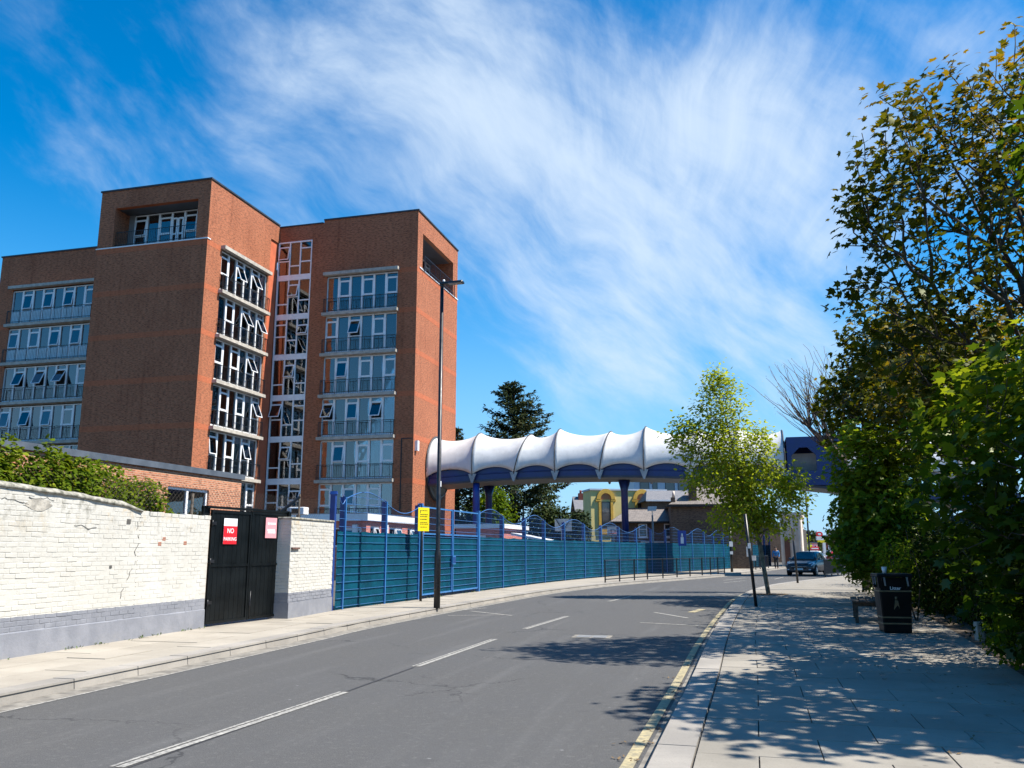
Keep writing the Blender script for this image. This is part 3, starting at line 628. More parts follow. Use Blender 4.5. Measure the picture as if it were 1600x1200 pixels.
for z in FL: mb.box(SX0 + .05, 1.9, z - .25, SX1, 3.2, z); mb.box(SX0 + .05, .4, z + 1.3, SX1, 1.0, z + 1.5)
part('stairwell', mb, [M['room'], M['redreflect']], school)
mb = MB()
for z in FL:
    for a, b in (((SX0 + .3, 1.2, z), (SX1 - .2, 1.2, z + 1.5)), ((SX1 - .2, 1.6, z + 1.5), (SX0 + .3, 1.6, z + 3.0))):
        mb.bar(a, b, .9, .14); mb.bar((a[0], a[1] - .45, a[2] + .95), (b[0], b[1] - .45, b[2] + .95), .06, .06, 1)
        for i in range(7): q = Vector(a).lerp(Vector(b), i / 6); mb.box(q.x - .015, q.y - .47, q.z, q.x + .015, q.y - .44, q.z + .95, 1)
part('staircase', mb, [M['concrete'], M['upvc']], school)
# balcony glazing in the two roof recesses
window_row((RX0 + .45, YN + 1.35, RZ0), 0, RX1 - RX0 - .45, 2.7, 6, 0, {0: 5, 4: 4})
mb = MB(); mb.box(RX0 - .2, YN + 2.3, RZ0, RX1 + .2, YN + 2.4, RZ1); mb.box(RX0, YN + 1.4, RZ0, RX0 + .45, YN + 1.75, RZ1); part('recess_back', mb, M['room'], school)
mb = MB(); bw = (RX1 - RX0 - .45) / 6; x = RX0 + .45 + 3 * bw; y = YN + 1.35
for k in range(2):
    a = x + .06 + k * (bw / 2 - .03); b = a + bw / 2 - .05
    mb.box(a, y - .02, .1 + RZ0, a + .1, y + .08, RZ0 + 2.2); mb.box(b - .1, y - .02, .1 + RZ0, b, y + .08, RZ0 + 2.2)
    for z in (.1, 1.0, 2.1): mb.box(a + .1, y - .02, RZ0 + z, b - .1, y + .08, RZ0 + z + .12)
part('balcony_door', mb, M['upvc'], school)
railing((RX0 - .1, YN + .45, RZ0 + .1), 0, RX1 - RX0 + .1)
window_row((-2.0 + .1, BY0, BZ0), rad(90), BY1 - BY0, 2.65, 7, 0, {2: 10, 4: 18})
mb = MB(); mb.box(-2.5, BY0 - .2, BZ0, -2.3, BY1 + .2, BZ1); part('recess_back', mb, M['room'], school); railing((-.1, BY0 + .1, BZ0), rad(90), BY1 - BY0 - .2)
# alarm box and lamp on the sunlit end, dark louvred door in the corner of the front
mb = MB(); mb.box(.0, .25, 8.3, .22, .55, 9.0); part('alarm_box', mb, M['white'], school)
mb = MB(); mb.box(-.9, -.05, 4.2, -.84, .0, 9.1); mb.box(-.9, -.05, 9.1, -.1, 0, 9.16); part('downpipe', mb, M['railing'], school)

# ------------------------------------------------------------------ low brick annexe beside the gate
LB = Vector((-11.4, 36.0, 0)); annexe = thing('brick_annexe', 'long single storey red brick annexe with dark grey roof edge and one white window', 'building', LB, BROT)
# local y runs back toward the camera as negative
wy0, wy1, wz0, wz1 = -4.75, -2.22, 2.5, 3.92
mb = MB(); mb.box(-.3, -26, 0, 0, wy0, 4.5); mb.box(-.3, wy1, 0, 0, 0, 4.5); mb.box(-.3, wy0, 0, 0, wy1, wz0); mb.box(-.3, wy0, wz1, 0, wy1, 4.5); mb.box(-5.6, -.3, 0, -.3, 0, 4.5); mb.box(-5.9, -26, 0, -5.6, 0, 4.5); mb.box(-5.6, -26, 0, -.3, -25.7, 4.5)
part('wall', mb, M['lowbrick'], annexe)
mb = MB(); mb.box(-5.95, -26.05, 4.503, .10, .10, 4.72); part('roof', mb, M['lead'], annexe)
W = wy1 - wy0; mb = MB(); mb.box(0, .08, 0, W, .18, .10); mb.box(0, .08, 1.32, W, .18, 1.42)
for x in (0, W / 2 - .05, W - .09): mb.box(x, .08, .10, x + .09 + (.03 if 0 < x < W - .2 else 0), .18, 1.32)
mb.box(.09, .08, .34, W / 2 - .05, .18, .42); mb.box(W / 2 + .07, .08, .34, W - .09, .18, .42)
w = part('window', mb, M['upvc'], annexe, (0, wy0, wz0), rad(90))
for a, b in ((.09, W / 2 - .05), (W / 2 + .07, W - .09)): pane(w, a, b, .42, 1.32, .13); pane(w, a, b, .10, .34, .13)
link('blind', blind_me, w, (.05, .5, .1), 0, (W * .5, .01, 1.3))
mb = MB(); mb.box(-3, wy0 - .5, 1.5, -2.9, wy1 + .5, 4.4); part('interior', mb, M['room'], annexe)
# ------------------------------------------------------------------ pink brick classroom behind the fence
CB = Vector((-7.6, 45.0, 0)); cls = thing('pink_classroom', 'low pink brick classroom with deep white fascia and tilted windows seen through the blue mesh', 'building', CB, BROT)
def holes_wall(mb, L, z1, hs, axis, T=.25):
    """wall along +axis from 0 to L with holes (a, b, z0, z1)"""
    def B(a, b, z0, z1):
        if b - a > 1e-3 and z1 - z0 > 1e-3: (mb.box(a, 0, z0, b, T, z1) if axis == 'x' else mb.box(-T, a, z0, 0, b, z1))
    p = 0
    for a, b, h0, h1 in hs: B(p, a, 0, z1); B(a, b, 0, h0); B(a, b, h1, z1); p = b
    B(p, L, 0, z1)
mb = MB(); sh = [(.5, 1.75, 1.9, 2.85), (3.05, 4.9, 1.9, 2.85), (5.7, 6.9, 1.9, 2.85)]
holes_wall(mb, 8.5, 3.1, sh, 'y'); mb.box(-9, 0, 0, -2.6, .25, 3.1); mb.box(-2.6, 0, 0, -.25, .25, 1.75); mb.box(-2.6, 0, 2.75, -.25, .25, 3.1); part('wall', mb, M['pinkwall'], cls)
mb = MB(); mb.box(-9.2, -.25, 3.103, .18, 8.7, 3.46); part('fascia', mb, M['white'], cls)
mb = MB(); mb.box(-9.1, -.2, 3.463, .12, 8.6, 3.50); part('roof', mb, M['lead'], cls)
def small_window(loc, rot, W, H, par):
    mb = MB(); mb.box(0, .05, 0, W, .15, .1); mb.box(0, .05, H - .07, W, .15, H)
    for x in (0, W / 2 - .05, W - .08): mb.box(x, .05, .1, x + .09, .15, H - .07)
    w = part('window', mb, M['upvc'], par, loc, rot); pane(w, .09, W / 2 - .05, .1, H - .07, .1); pane(w, W / 2 + .04, W - .08, .1, H - .07, .1)
    o = link('casement', casement_mesh(W / 2 - .1, H - .2), w, (W / 2 + .04, .03, H - .08)); o.rotation_euler = (-rad(16), 0, 0)
for a, b, z0, z1 in sh: small_window((0, a, z0), rad(90), b - a, z1 - z0, cls)
small_window((-2.6, 0, 1.75), 0, 2.35, 1.0, cls)
mb = MB(); mb.box(-.7, -.22, 2.45, -.45, 0, 2.9); mb.box(.0, 2.2, 2.45, .2, 2.45, 2.95); part('wall_lamp', mb, M['white'], cls)
mb = MB(); mb.box(-4, .4, .5, -3.8, 8.2, 3.0); mb.box(-8.75, 8.25, 0, -.25, 8.49, 3.1); mb.box(-9, .25, 0, -8.75, 8.25, 3.1); part('interior', mb, M['room'], cls)
o = Vector((-3.05, 47, 0)); cl2 = thing('small_pink_block', 'small pink block with white roof edge and sloping white canopy behind the blue gate', 'building', o, BROT)
mb = MB(); mb.box(0, 0, 0, .9, .25, 2.75); mb.box(1.7, 0, 0, 2.6, .25, 2.75); mb.box(.9, 0, 0, 1.7, .25, 1.4); mb.box(.9, 0, 2.4, 1.7, .25, 2.75); mb.box(2.35, .25, 0, 2.6, 5, 2.75); part('wall', mb, M['pinkwall'], cl2)
mb = MB(); mb.box(-.2, -.2, 2.753, 2.8, 5.2, 2.98); part('fascia', mb, M['white'], cl2); small_window((.9, 0, 1.4), 0, .8, 1.0, cl2)
mb = MB(); mb.hexa([(2.95, .5, 2.40), (6.5, .5, 1.72), (6.5, 3, 1.72), (2.95, 3, 2.40)], [(2.95, .5, 2.52), (6.5, .5, 1.84), (6.5, 3, 1.84), (2.95, 3, 2.52)]); mb.box(6.2, .6, 0, 6.3, .7, 1.75); mb.box(6.2, 2.8, 0, 6.3, 2.9, 1.75); part('canopy', mb, M['blind'], cl2)
# ------------------------------------------------------------------ covered footbridge
br = thing('footbridge', 'footbridge under a scalloped white fabric tunnel on a navy deck crossing the road', 'footbridge', BO, BROT)
YC, RT = 4.7, 2.35
def cam_z(x): return -0.0037 * (x - 10) ** 2
HO = [(0.05, 0, 0), (3.45, 0, .12), (6.45, .85, -.18), (9.35, 0, .12), (12.4, .6, -.18), (15.38, 0, .12), (18.3, .8, -.18), (21.4, 0, .1), (24.3, 0, -.1)]
HO2 = [(27.9, 0, 0), (31.0, 0, .1), (34.0, .7, -.1), (37.2, 0, 0)]
def hoop_pt(h, phi, k=1.0):
    x, tilt, up = h; zc = 7.55 + .55 * cam_z(x); s = math.sin(phi)
    z = zc + s * RT * k + (up * max(0, s)); return Vector((x + tilt * max(0, (z - zc + .7) / 3.05), YC + math.cos(phi) * RT * k, z))
def canopy(a, b):
    nu, nv = 18, 30; vs = []; mb = MB()
    for i in range(nu + 1):
        u = i / nu; w = 4 * u * (1 - u); w = w ** .8
        lo = rad(198 - 12 * w); hi = rad(-18 + 12 * w)
        for j in range(nv + 1):
            phi = lo + (hi - lo) * j / nv; top = abs(math.sin(phi)); k = 1 - .165 * w * (.5 + .5 * top)
            vs.append(hoop_pt(a, phi, k).lerp(hoop_pt(b, phi, k), u))
    mb.add(vs, [(i * (nv + 1) + j, i * (nv + 1) + j + 1, (i + 1) * (nv + 1) + j + 1, (i + 1) * (nv + 1) + j) for i in range(nu) for j in range(nv)], 0, True)
    o = part('canopy_panel', mb, M['membrane'], br, fix=False); s = o.modifiers.new('thick', 'SOLIDIFY'); s.thickness = .025
    for f in (.16, .30):
        ln = [Vector(vs[i * (nv + 1) + int(f * nv)]) + Vector((0, -.012, .006)) for i in range(nu + 1)]; mb = MB(); mb.tube(ln, .011, 4); part('seam', mb, M['grey'], br)
def hoop(h):
    mb = MB(); mb.tube([hoop_pt(h, rad(205 - 230 * j / 30), 1.012) for j in range(31)], .045, 5); part('hoop', mb, M['seam'], br)
    mb = MB(); q = hoop_pt(h, rad(199), 1.0); z = q.z
    for s in (-1, 1): mb = MB(); y = YC - s * 2.28; mb.prism([(q.x - .28, y, z + .12), (q.x + .28, y, z + .12), (q.x + .05, y, z - .52), (q.x - .05, y, z - .52)], (0, s * .12, 0)); part('bracket', mb, M['grey'], br)
for a, b in list(zip(HO, HO[1:])) + list(zip(HO2, HO2[1:])): canopy(a, b)
for h in HO[1:] + HO2: hoop(h)
def sweep(x0, x1, prof, n=24):
    return [[Vector((x0 + (x1 - x0) * i / n, y, z + 6.40 + cam_z(x0 + (x1 - x0) * i / n))) for y, z in prof] for i in range(n + 1)]
mb = MB(); mb.loft(sweep(.1, 38, [(2.75, .16), (2.75, 1.0), (6.65, 1.0), (6.65, .16)]), sm=False); part('deck_beam', mb, M['navy'], br)
mb = MB(); mb.loft(sweep(.1, 38, [(2.66, .032), (2.66, .157), (6.74, .157), (6.74, .032)]), sm=False); part('deck_edge', mb, M['lip'], br)
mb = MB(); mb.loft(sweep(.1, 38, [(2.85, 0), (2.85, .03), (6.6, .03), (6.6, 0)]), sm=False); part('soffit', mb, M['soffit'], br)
mb = MB(); mb.loft(sweep(.1, 38, [(2.74, .50), (2.70, .53), (2.70, .56), (2.74, .59)]), sm=False); part('beam_rib', mb, M['navy'], br)
for x, y, m in ((3.55, 3.15, 'bluecol'), (3.55, 6.25, 'navy'), (13.75, 4.7, 'navy'), (30.2, 5.8, 'navy'), (36.5, 4.7, 'navy')):  # sunlit front column coloured brighter blue, shaded columns navy: light put into paint
    mb = MB(); zt = 6.39 + cam_z(x); mb.tube([(x, y, 0), (x, y, zt - .75), (x, y, zt - .02)], [.24, .24, .24 if m == 'bluecol' else .42], 20); mb.tube([(x, y, 0), (x, y, .12)], [.4, .4], 20); part('column', mb, M[m], br)
mb = MB(); mb.tube([Vector((.06, YC + 2.32 * math.cos(a), 7.45 + 2.32 * math.sin(a))) for a in [rad(i * 9) for i in range(41)]], .075, 6); part('end_ring', mb, M['seam'], br)
mb = MB(); vs = [(.55, YC, 6.2)] + [(.12, YC + 2.24 * math.cos(rad(a)), 7.45 + 2.24 * math.sin(rad(a))) for a in range(200, 341, 10)]
mb.add(vs, [(0, i + 1, i + 2) for i in range(14)], 0, True); part('end_panel', mb, M['grey'], br, fix=False)
mb = MB(); mb.tube([Vector((.3, YC + 2.0 * math.cos(a), 7.4 + 2.0 * math.sin(a))) for a in [rad(195 + i * 7.5) for i in range(21)]], .05, 6); part('end_ring', mb, M['grey'], br)
# landing portal
zc = 6.45 + cam_z(26); mb = MB(); X0, X1, Y0, Y1, ZB, ZT = 24.45, 27.6, 2.5, 6.9, zc + .1, 8.68
a, b, z0, z1, c = 24.72, 26.2, zc + 1.0, 8.0, .5
mb.box(X0, Y0, ZB, a, Y0 + .2, ZT); mb.box(b, Y0, ZB, X1, Y0 + .2, ZT); mb.box(a, Y0, ZB, b, Y0 + .2, z0); mb.box(a, Y0, z1, b, Y0 + .2, ZT)
mb.prism([(a, Y0 + .01, z1), (a + c, Y0 + .01, z1), (a, Y0 + .01, z1 - c)], (0, .18, 0)); mb.prism([(b, Y0 + .01, z1), (b - c, Y0 + .01, z1), (b, Y0 + .01, z1 - c)], (0, .18, 0))
mb.box(X0, Y1 - .2, ZB, X1, Y1, ZT); mb.box(X1 - .2, Y0 + .2, zc + 3.0, X1, Y1 - .2, ZT); mb.box(X0, Y0 + .2, ZT - .15, X1, Y1 - .2, ZT - .002); part('landing_portal', mb, M['navy'], br)
mb = MB(); mb.loft([[Vector((x, 5.2 - 1.2 * math.sin(rad(i * 15)), zc + .6 + 1.85 * (1 - math.cos(rad(i * 15))) / 1.0 * .9)) for i in range(7)] for x in (24.6, 25.5, 26.4)], closed=False); part('canopy_panel', mb, M['membrane'], br, fix=False)

# ------------------------------------------------------------------ white painted brick wall
WH = rad(11.82); wx = Vector((math.sin(WH), math.cos(WH), 0)); WO = Vector((-7.07, 12.27, 0)); WR = rad(90) - WH
ww = thing('painted_brick_wall', 'long whitewashed brick garden wall with blue grey foot and crumbling top', 'wall', WO, WR)
def wtop(x):
    P = [(-12, 2.56), (-.36, 2.5), (.92, 2.46), (2.46, 2.35), (2.84, 2.28), (2.86, 2.20), (5.08, 2.19)]
    for (a, b), (c, d) in zip(P, P[1:]):
        if x <= c: return b + (d - b) * (x - a) / (c - a)
    return 2.19
XE = 5.06
mb = MB()
for a, b in ((-12, -6), (-6, -.36), (-.36, .92), (.92, 2.46), (2.46, 2.84), (2.86, XE)):
    mb.hexa([(a, .0035, 0), (b, .0035, 0), (b, .31, 0), (a, .31, 0)], [(a, .0035, wtop(a + .001)), (b, .0035, wtop(b - .001)), (b, .31, wtop(b - .001)), (a, .31, wtop(a + .001))])
part('mortar_core', mb, M['painted'], ww)
mb = MB(); n = 26
for i in range(n):
    a, b = -12 + (XE + 12) * i / n, -12 + (XE + 12) * (i + 1) / n; j = random.uniform(-.006, .006)
    mb.hexa([(a, -.022, 0), (b, -.022, 0), (b, .006, 0), (a, .006, 0)], [(a, -.012 , .45 + j), (b, -.012, .45 + j), (b, .006, .47), (a, .006, .47)])
part('plinth_render', mb, M['painted'], ww)
BR = []
for v in range(5):
    mb = MB(); l, h = .108, .0335; j = lambda s=.003: random.uniform(-s, s)
    mb.hexa([(-l + j(), -.001 + j(.002), -h + j()), (l + j(), -.001 + j(.002), -h + j()), (l, .02, -h), (-l, .02, -h)], [(-l + j(), -.001 + j(.002), h + j()), (l + j(), -.001 + j(.002), h + j()), (l, .02, h), (-l, .02, h)]); BR.append(mb.mesh('brick', M['painted'], bevel=.004))
cand = []
for r in range(30):
    z = .50 + r * .0735; x = XE - .11 - (.1125 if r % 2 else 0)
    while x > -7:
        if z + .036 < wtop(x) - (.03 if x < 2.84 else 0): cand.append((x + random.uniform(-.003, .003), z))
        x -= .2255
cand.sort(key=lambda q: (WO + wx * q[0] + Vector((0, 0, q[1])) - Vector((0, 0, 1.6))).length + (0 if q[0] > -.9 else 100))
for x, z in cand[:300]:
    o = link('brick', random.choice(BR), ww, (x, random.choice((0, 0, 0.001, .003, -.002)), z)); o.rotation_euler = (random.uniform(-.02, .02), random.uniform(-.012, .012), random.uniform(-.012, .012))
mb = MB()
for x, z in cand[300:]:
    y = random.choice((0, .001, .003, -.002)); l = .108; e = .004
    mb.hexa([(x - l + e, y, z - .0335 + e), (x + l - e, y, z - .0335 + e), (x + l, y + .02, z - .0335), (x - l, y + .02, z - .0335)], [(x - l + e, y + random.uniform(-.002, .002), z + .0335 - e), (x + l - e, y, z + .0335 - e), (x + l, y + .02, z + .0335), (x - l, y + .02, z + .0335)])
part('brickwork', mb, M['painted'], ww, kind='stuff')
rough = mat('rough_cement_coping', (0.33, 0.31, 0.26), 0.95, 0.3, 9, 0.8, 18, coord='P', col2=(0.12, 0.12, 0.09))
mb = MB(); rings = []
for i in range(75):
    x = -12 + 14.84 * i / 74; t = wtop(x); j = random.uniform(-.014, .014)
    rings.append([Vector((x, -.03 + j, t - .03)), Vector((x, -.025 + j, t + .015 + j)), Vector((x, .08, t + .06 + j)), Vector((x, .24, t + .06)), Vector((x, .34, t + .01)), Vector((x, .34, t - .03))])
mb.loft(rings); part('cement_coping', mb, rough, ww)
for i in range(10):
    x = 2.98 + i * .222; mb = MB(); j = random.uniform(-.012, .012); mb.box(-.105, 0, -.0, .105, .30, .07 + j); part('coping_brick', mb, M['painted'], ww, (x, random.uniform(-.008, .006), 2.195 + random.uniform(-.004, .002)), bevel=.006)
# old settlement crack, bolt holes and a few bricks where the paint has come off
CR = mat('crack_dark', (.10, .095, .085), .95, .2, 9); mb = MB(); px_, z_ = 2.86, 2.2; rc = random.Random(4)
while z_ > .75:
    nx_ = px_ + rc.uniform(-.075, .06); nz_ = z_ - rc.uniform(.05, .09); (mb.bar((px_, -.004, z_), (nx_, -.004, nz_), rc.uniform(.003, .010), .004, up=(0, 1, 0)) if rc.random() < .7 else None); px_, z_ = nx_, nz_
part('crack', mb, CR, ww)
for k_ in range(3):
    mb = MB(); x_, z_ = (.2, -.3, 1.2)[k_], (2.36, 2.30, 1.98)[k_]; n_ = 0
    while n_ < 7: nx_ = x_ + rc.uniform(.05, .11); nz_ = z_ + rc.uniform(-.035, .03); mb.bar((x_, -.004, z_), (nx_, -.004, nz_), rc.uniform(.003, .009), .004, up=(0, 1, 0)); x_, z_ = nx_, nz_; n_ += 1
    part('crack', mb, CR, ww)
for x_, z_, w_ in ((2.52, 2.08, .05), (2.15, 1.33, .03)): mb = MB(); mb.box(x_ - w_, -.006, z_ - w_ * .8, x_ + w_, -.002, z_ + w_ * .8); part('hole', mb, CR, ww)
PATCH = mat('bare_cement_patch', (.42, .39, .33), .95, .2, 7, .4, 20); mb = MB(); mb.prism([(.42 + .27 * math.cos(rad(a)) * rc.uniform(.8, 1.1), -.005, 2.26 + .085 * math.sin(rad(a)) * rc.uniform(.8, 1.15)) for a in range(0, 360, 24)], (0, .004, 0)); part('cement_patch', mb, PATCH, ww)
EXP = brickmat('bare_red_brick', (.40, .15, .09), (.33, .11, .07), (.3, .2, .15), .4, .2); mb = MB(); mb.box(-.105, -.004, -.033, .0, .02, .033); BRX = mb.mesh('brick', EXP, bevel=.006)
for x_, z_ in ((3.62, 1.80), (3.50, 1.71), (4.3, 1.73)): link('brick', BRX, ww, (x_, 0, z_))['label'] = 'half brick showing red where the paint has flaked'
# black vehicle gate
G0 = Vector((-6.02, 17.24, 0)); GA = rad(90) - math.atan2(.88, 2.40); GL = 2.56
gt = thing('black_gate', 'tall black sheet metal double gate between whitewashed walls', 'gate', G0, GA)
for k in range(2):
    a, b = k * GL / 2 + .006, (k + 1) * GL / 2 - .006; mb = MB(); n = 9; w = (b - a) / n; zb, zt = .17, 2.40 + .02 * k
    for i in range(n):
        x = a + i * w; mb.hexa([(x, .0, zb), (x + w * .5, .0, zb), (x + w * .5, .03, zb), (x, .03, zb)], [(x, .0, zt), (x + w * .5, .0, zt), (x + w * .5, .03, zt), (x, .03, zt)])
        mb.box(x + w * .5, .003, zb, x + w, .03, zt)
    lf = part('gate_leaf', mb, M['black'], gt)
    mb = MB()
    for z in (zb, 1.27, zt - .06): mb.box(a, -.018, z, b, -.001, z + .05)
    for x in (a, b - .05): mb.box(x, -.017, zb + .05, x + .05, -.001, zt - .06)
    part('frame', mb, M['black'], lf)
for x in (.02, GL - .14):
    for z in (.55, 1.35, 2.1): mb = MB(); mb.box(x, -.028, z, x + .12, -.019, z + .06); mb.tube([(x + (.0 if x < 1 else .12), -.028, z - .03), (x + (.0 if x < 1 else .12), -.028, z + .09)], .014, 8); part('hinge', mb, M['blackpost'], gt)
mb = MB(); mb.tube([(GL / 2 + .07, -.03, .2), (GL / 2 + .07, -.03, .75)], .011, 8); mb.box(GL / 2 + .04, -.03, .45, GL / 2 + .10, -.019, .52); part('drop_bolt', mb, M['blackpost'], gt)
mb = MB(); mb.box(GL + .0, -.05, .1, GL + .1, .06, 2.45); mb.box(-.2, .035, 2.0, .0, .09, 2.46); part('gate_post', mb, M['black'], gt)
mb = MB(); mb.box(-.15, -.03, 2.425, GL + .1, .06, 2.47); part('top_rail', mb, M['black'], gt)
def text(name, body, size, mtl, parent, loc, rot, ext=.001, align='CENTER'):
    c = bpy.data.curves.new(name, 'FONT'); c.body = body; c.size = size; c.extrude = ext; c.align_x = align; c.align_y = 'CENTER'; c.materials.append(mtl); c.offset = size * .012
    o = link(name, c); me = bpy.data.meshes.new_from_object(o.evaluated_get(bpy.context.evaluated_depsgraph_get())); bpy.data.objects.remove(o); me.name = name; return link(name, me, parent, loc, rot)
R90 = rad(90)
gd = Vector((math.cos(GA), math.sin(GA), 0)); gnorm = Vector((math.sin(GA), -math.cos(GA), 0))
sg = thing('no_parking_sign', 'red and white NO PARKING sign on the black gate', 'sign', G0 + gd * .58 + gnorm * .02 + Vector((0, 0, 1.72)), GA)
mb = MB(); mb.box(-.21, -.006, 0, .21, 0, .52); part('plate', mb, M['white'], sg); mb = MB(); mb.box(-.21, -.009, 0, .21, -.006, .365); part('red_panel', mb, M['red'], sg)
text('lettering', 'NO', .135, M['white'], sg, (0, -.011, .265), (R90, 0, 0)); text('lettering', 'PARKING', .098, M['white'], sg, (0, -.011, .10), (R90, 0, 0))
sg = thing('faded_pink_sign', 'faded pink notice with pale lettering on the right leaf of the black gate', 'sign', G0 + gd * 1.96 + gnorm * .02 + Vector((0, 0, 1.86)), GA)
mb = MB(); mb.box(-.2, -.006, 0, .2, 0, .44); part('plate', mb, M['pink'], sg); mb = MB()
for z, l in ((.31, .13), (.17, .14), (.12, .12)):
    x = -l
    while x < l: w = random.uniform(.015, .04); mb.box(x, -.008, z - .02, x + w, -.006, z + .025); x += w + .012
part('faint_lettering', mb, M['white'], sg)
# pier to the right of the gate
PO = Vector((-4.93, 19.3, 0)); PA = rad(90) - math.atan2(.45, 2.5)
pi = thing('painted_brick_pier', 'short whitewashed brick wall end between the black gate and the blue fence', 'wall', PO, PA)
mb = MB(); mb.box(.006, .007, 0, 2.494, .45, 2.28); part('mortar_core', mb, M['painted'], pi)
mb = MB(); mb.box(-.012, -.018, 0, 2.51, .46, .46); part('plinth_render', mb, M['painted'], pi)
for r in range(24):
    z = .505 + r * .0735; x = 2.39 - (.1125 if r % 2 else 0)
    while x > .08:
        if z < 2.26: o = link('brick', random.choice(BR), pi, (x, random.choice((0, .001, .003, -.002)), z)); o.rotation_euler = (random.uniform(-.02, .02), random.uniform(-.01, .01), 0)
        x -= .2255
    for y in (.11, .335): o = link('brick', random.choice(BR), pi, (0, y, z), -R90)
mb = MB(); mb.box(-.02, -.02, 2.283, 2.5, .46, 2.33); part('cement_coping', mb, rough, pi, bevel=.012)
mb = MB(); mb.box(.02, -.045, 1.62, .42, -.005, 1.66); part('rusty_bracket', mb, mat('rust', (0.16, 0.08, 0.06), .8, .2, 9), pi)
# chain link behind the wall and gate, on rusty posts, and the black brace
cl = thing('chain_link_fence', 'thin rusty chain link strip above and behind the black gate', 'fence', G0 + Vector((-.62, .2, 0)), rad(90) - rad(16))
mb = MB()
for i in range(-30, 46):
    x = i * .11
    for s in (-1, 1):
        a, b = Vector((x, 0, 1.9)), Vector((x + s * 1.0, 0, 2.9))
        mb.bar(a, b, .0032, .0032)
part('wire_mesh', mb, M['timber'], cl)
mb = MB(); mb.tube([(0.25, 0.02, 0), (0.25, .02, 2.75)], .03, 8); part('post', mb, M['timber'], cl); mb = MB(); mb.tube([(4.55, .02, 0), (4.55, .02, 3.0)], .025, 8); part('post', mb, M['timber'], cl)
mb = MB(); mb.bar((3.3, 0, 2.35), (4.5, 0, 2.92), .06, .05); part('brace', mb, M['black'], cl)
ac = thing('air_conditioning_unit', 'white air conditioning box on a stand behind the whitewashed pier', 'unit', at(466, 798, 25), -rad(10)); z0 = -ac.location.z
mb = MB(); mb.box(-.22, -.15, -.12, .24, .2, .1); part('casing', mb, M['white'], ac, bevel=.015); mb = MB(); mb.box(-.14, -.16, -.09, .1, -.15, .05); part('grille', mb, M['black'], ac)
mb = MB(); mb.box(-.05, -.02, z0, .05, .06, -.12); part('stand', mb, M['grey'], ac)

# ------------------------------------------------------------------ blue wave-topped mesh fence
FC = curve(FENCE, .1)
def px_of(p):
    d = p - Vector((0, 0, EYE)); zc_ = d.y * math.cos(PITCH) + d.z * math.sin(PITCH); return 800 + FPX * d.x / zc_
def fi(px): return min(range(len(FC)), key=lambda i: abs(px_of(FC[i]) - px))
FH, FZ = 2.80, .11
fl = thing('blue_mesh_fence', 'short blue wave topped mesh fence with teal screen between whitewashed pier and blue gate', 'fence', (0, 0, 0))
fr = thing('blue_mesh_fence', 'long blue wave topped mesh fence with teal screen curving away along the pavement', 'fence', (0, 0, 0))
def post(par, i, w=.044, d=.09, h=FH + .05, m=None):
    p = FC[i]; t = (FC[min(i + 2, len(FC) - 1)] - FC[max(0, i - 2)]).normalized(); a = math.atan2(t.y, t.x)
    mb = MB(); mb.box(-w / 2, .02, 0, w / 2, .02 + d * 1.4, h, 0); mb.box(-w / 2, -.03, 0, w / 2, .02, h, 1); mb.tube([(0, .05, h), (0, .05, h + .06)], [.03, .01], 6)
    part('post', mb, [M['dkblue'], m or M['blue']], par, (p.x, p.y, FZ), a)
def panel(par, i, k, sign, dense=.05):
    a, b = FC[i], FC[k]; L = (b - a).length; ang = math.atan2(b.y - a.y, b.x - a.x); A = .24 * sign
    top = lambda x: FH + A * math.sin(math.pi * x / L)
    mb = MB(); z = .08
    while z < FH + (A if A > 0 else -.1):
        xs = (0, L)
        if z > FH - .05 and A > 0: q = math.asin(min(1, max(0, (z - FH) / A))) / math.pi * L; xs = (q, L - q)
        if z < FH + A * .9 or A > 0: mb.box(xs[0], -.010, z, xs[1], .004, z + .010)
        z += .2
    n = int(L / dense); r = .002 if dense < .08 else .0034
    for j in range(1, n):
        x = L * j / n; t_ = top(x); mb.add([(x - r, .008, 0.05), (x + r, .008, .05), (x + r, .008, t_), (x - r, .008, t_), (x, .011, .05), (x, .011, t_)], [(0, 1, 2, 3), (1, 4, 5, 2), (4, 0, 3, 5)], 1)
    mb.tube([(L * j / 12, 0, top(L * j / 12)) for j in range(13)], .014, 4)
    part('mesh_panel', mb, [M['wire'], M['finewire']], par, (a.x, a.y, FZ), ang, fix=False)
    mb = MB(); nx, nz = 8, 6; vs = []
    for u in range(nx + 1):
        for v in range(nz + 1): vs.append((L * u / nx, .016 + random.uniform(0, .014), .02 + 1.96 * v / nz - (.03 * math.sin(math.pi * (u % 4) / 4) if v == nz else 0)))
    mb.add(vs, [(u * (nz + 1) + v, (u + 1) * (nz + 1) + v, (u + 1) * (nz + 1) + v + 1, u * (nz + 1) + v + 1) for u in range(nx) for v in range(nz)], 0, True)
    part('screen', mb, M['screen'], par, (a.x, a.y, FZ), ang, fix=False)
PL = [0, fi(534), fi(599), fi(651)]
for j, i in enumerate(PL):
    if j: post(fl, i)
for a, b, s in zip(PL, PL[1:], (-.6, 1, -1)): panel(fl, a, b, s)
gi0, gi1 = fi(656), fi(747)
PR = [gi1] + [fi(q) for q in (786, 821, 852, 883, 914, 941, 969, 996, 1019, 1042, 1064, 1083, 1102, 1117, 1132, 1147, 1161, 1175, 1188, 1197, 1205)]
for i in PR[1:]: post(fr, i)
for j, (a, b) in enumerate(zip(PR, PR[1:])): panel(fr, a, b, 1 if j % 2 == 0 else -1, .05 if j < 8 else .1)
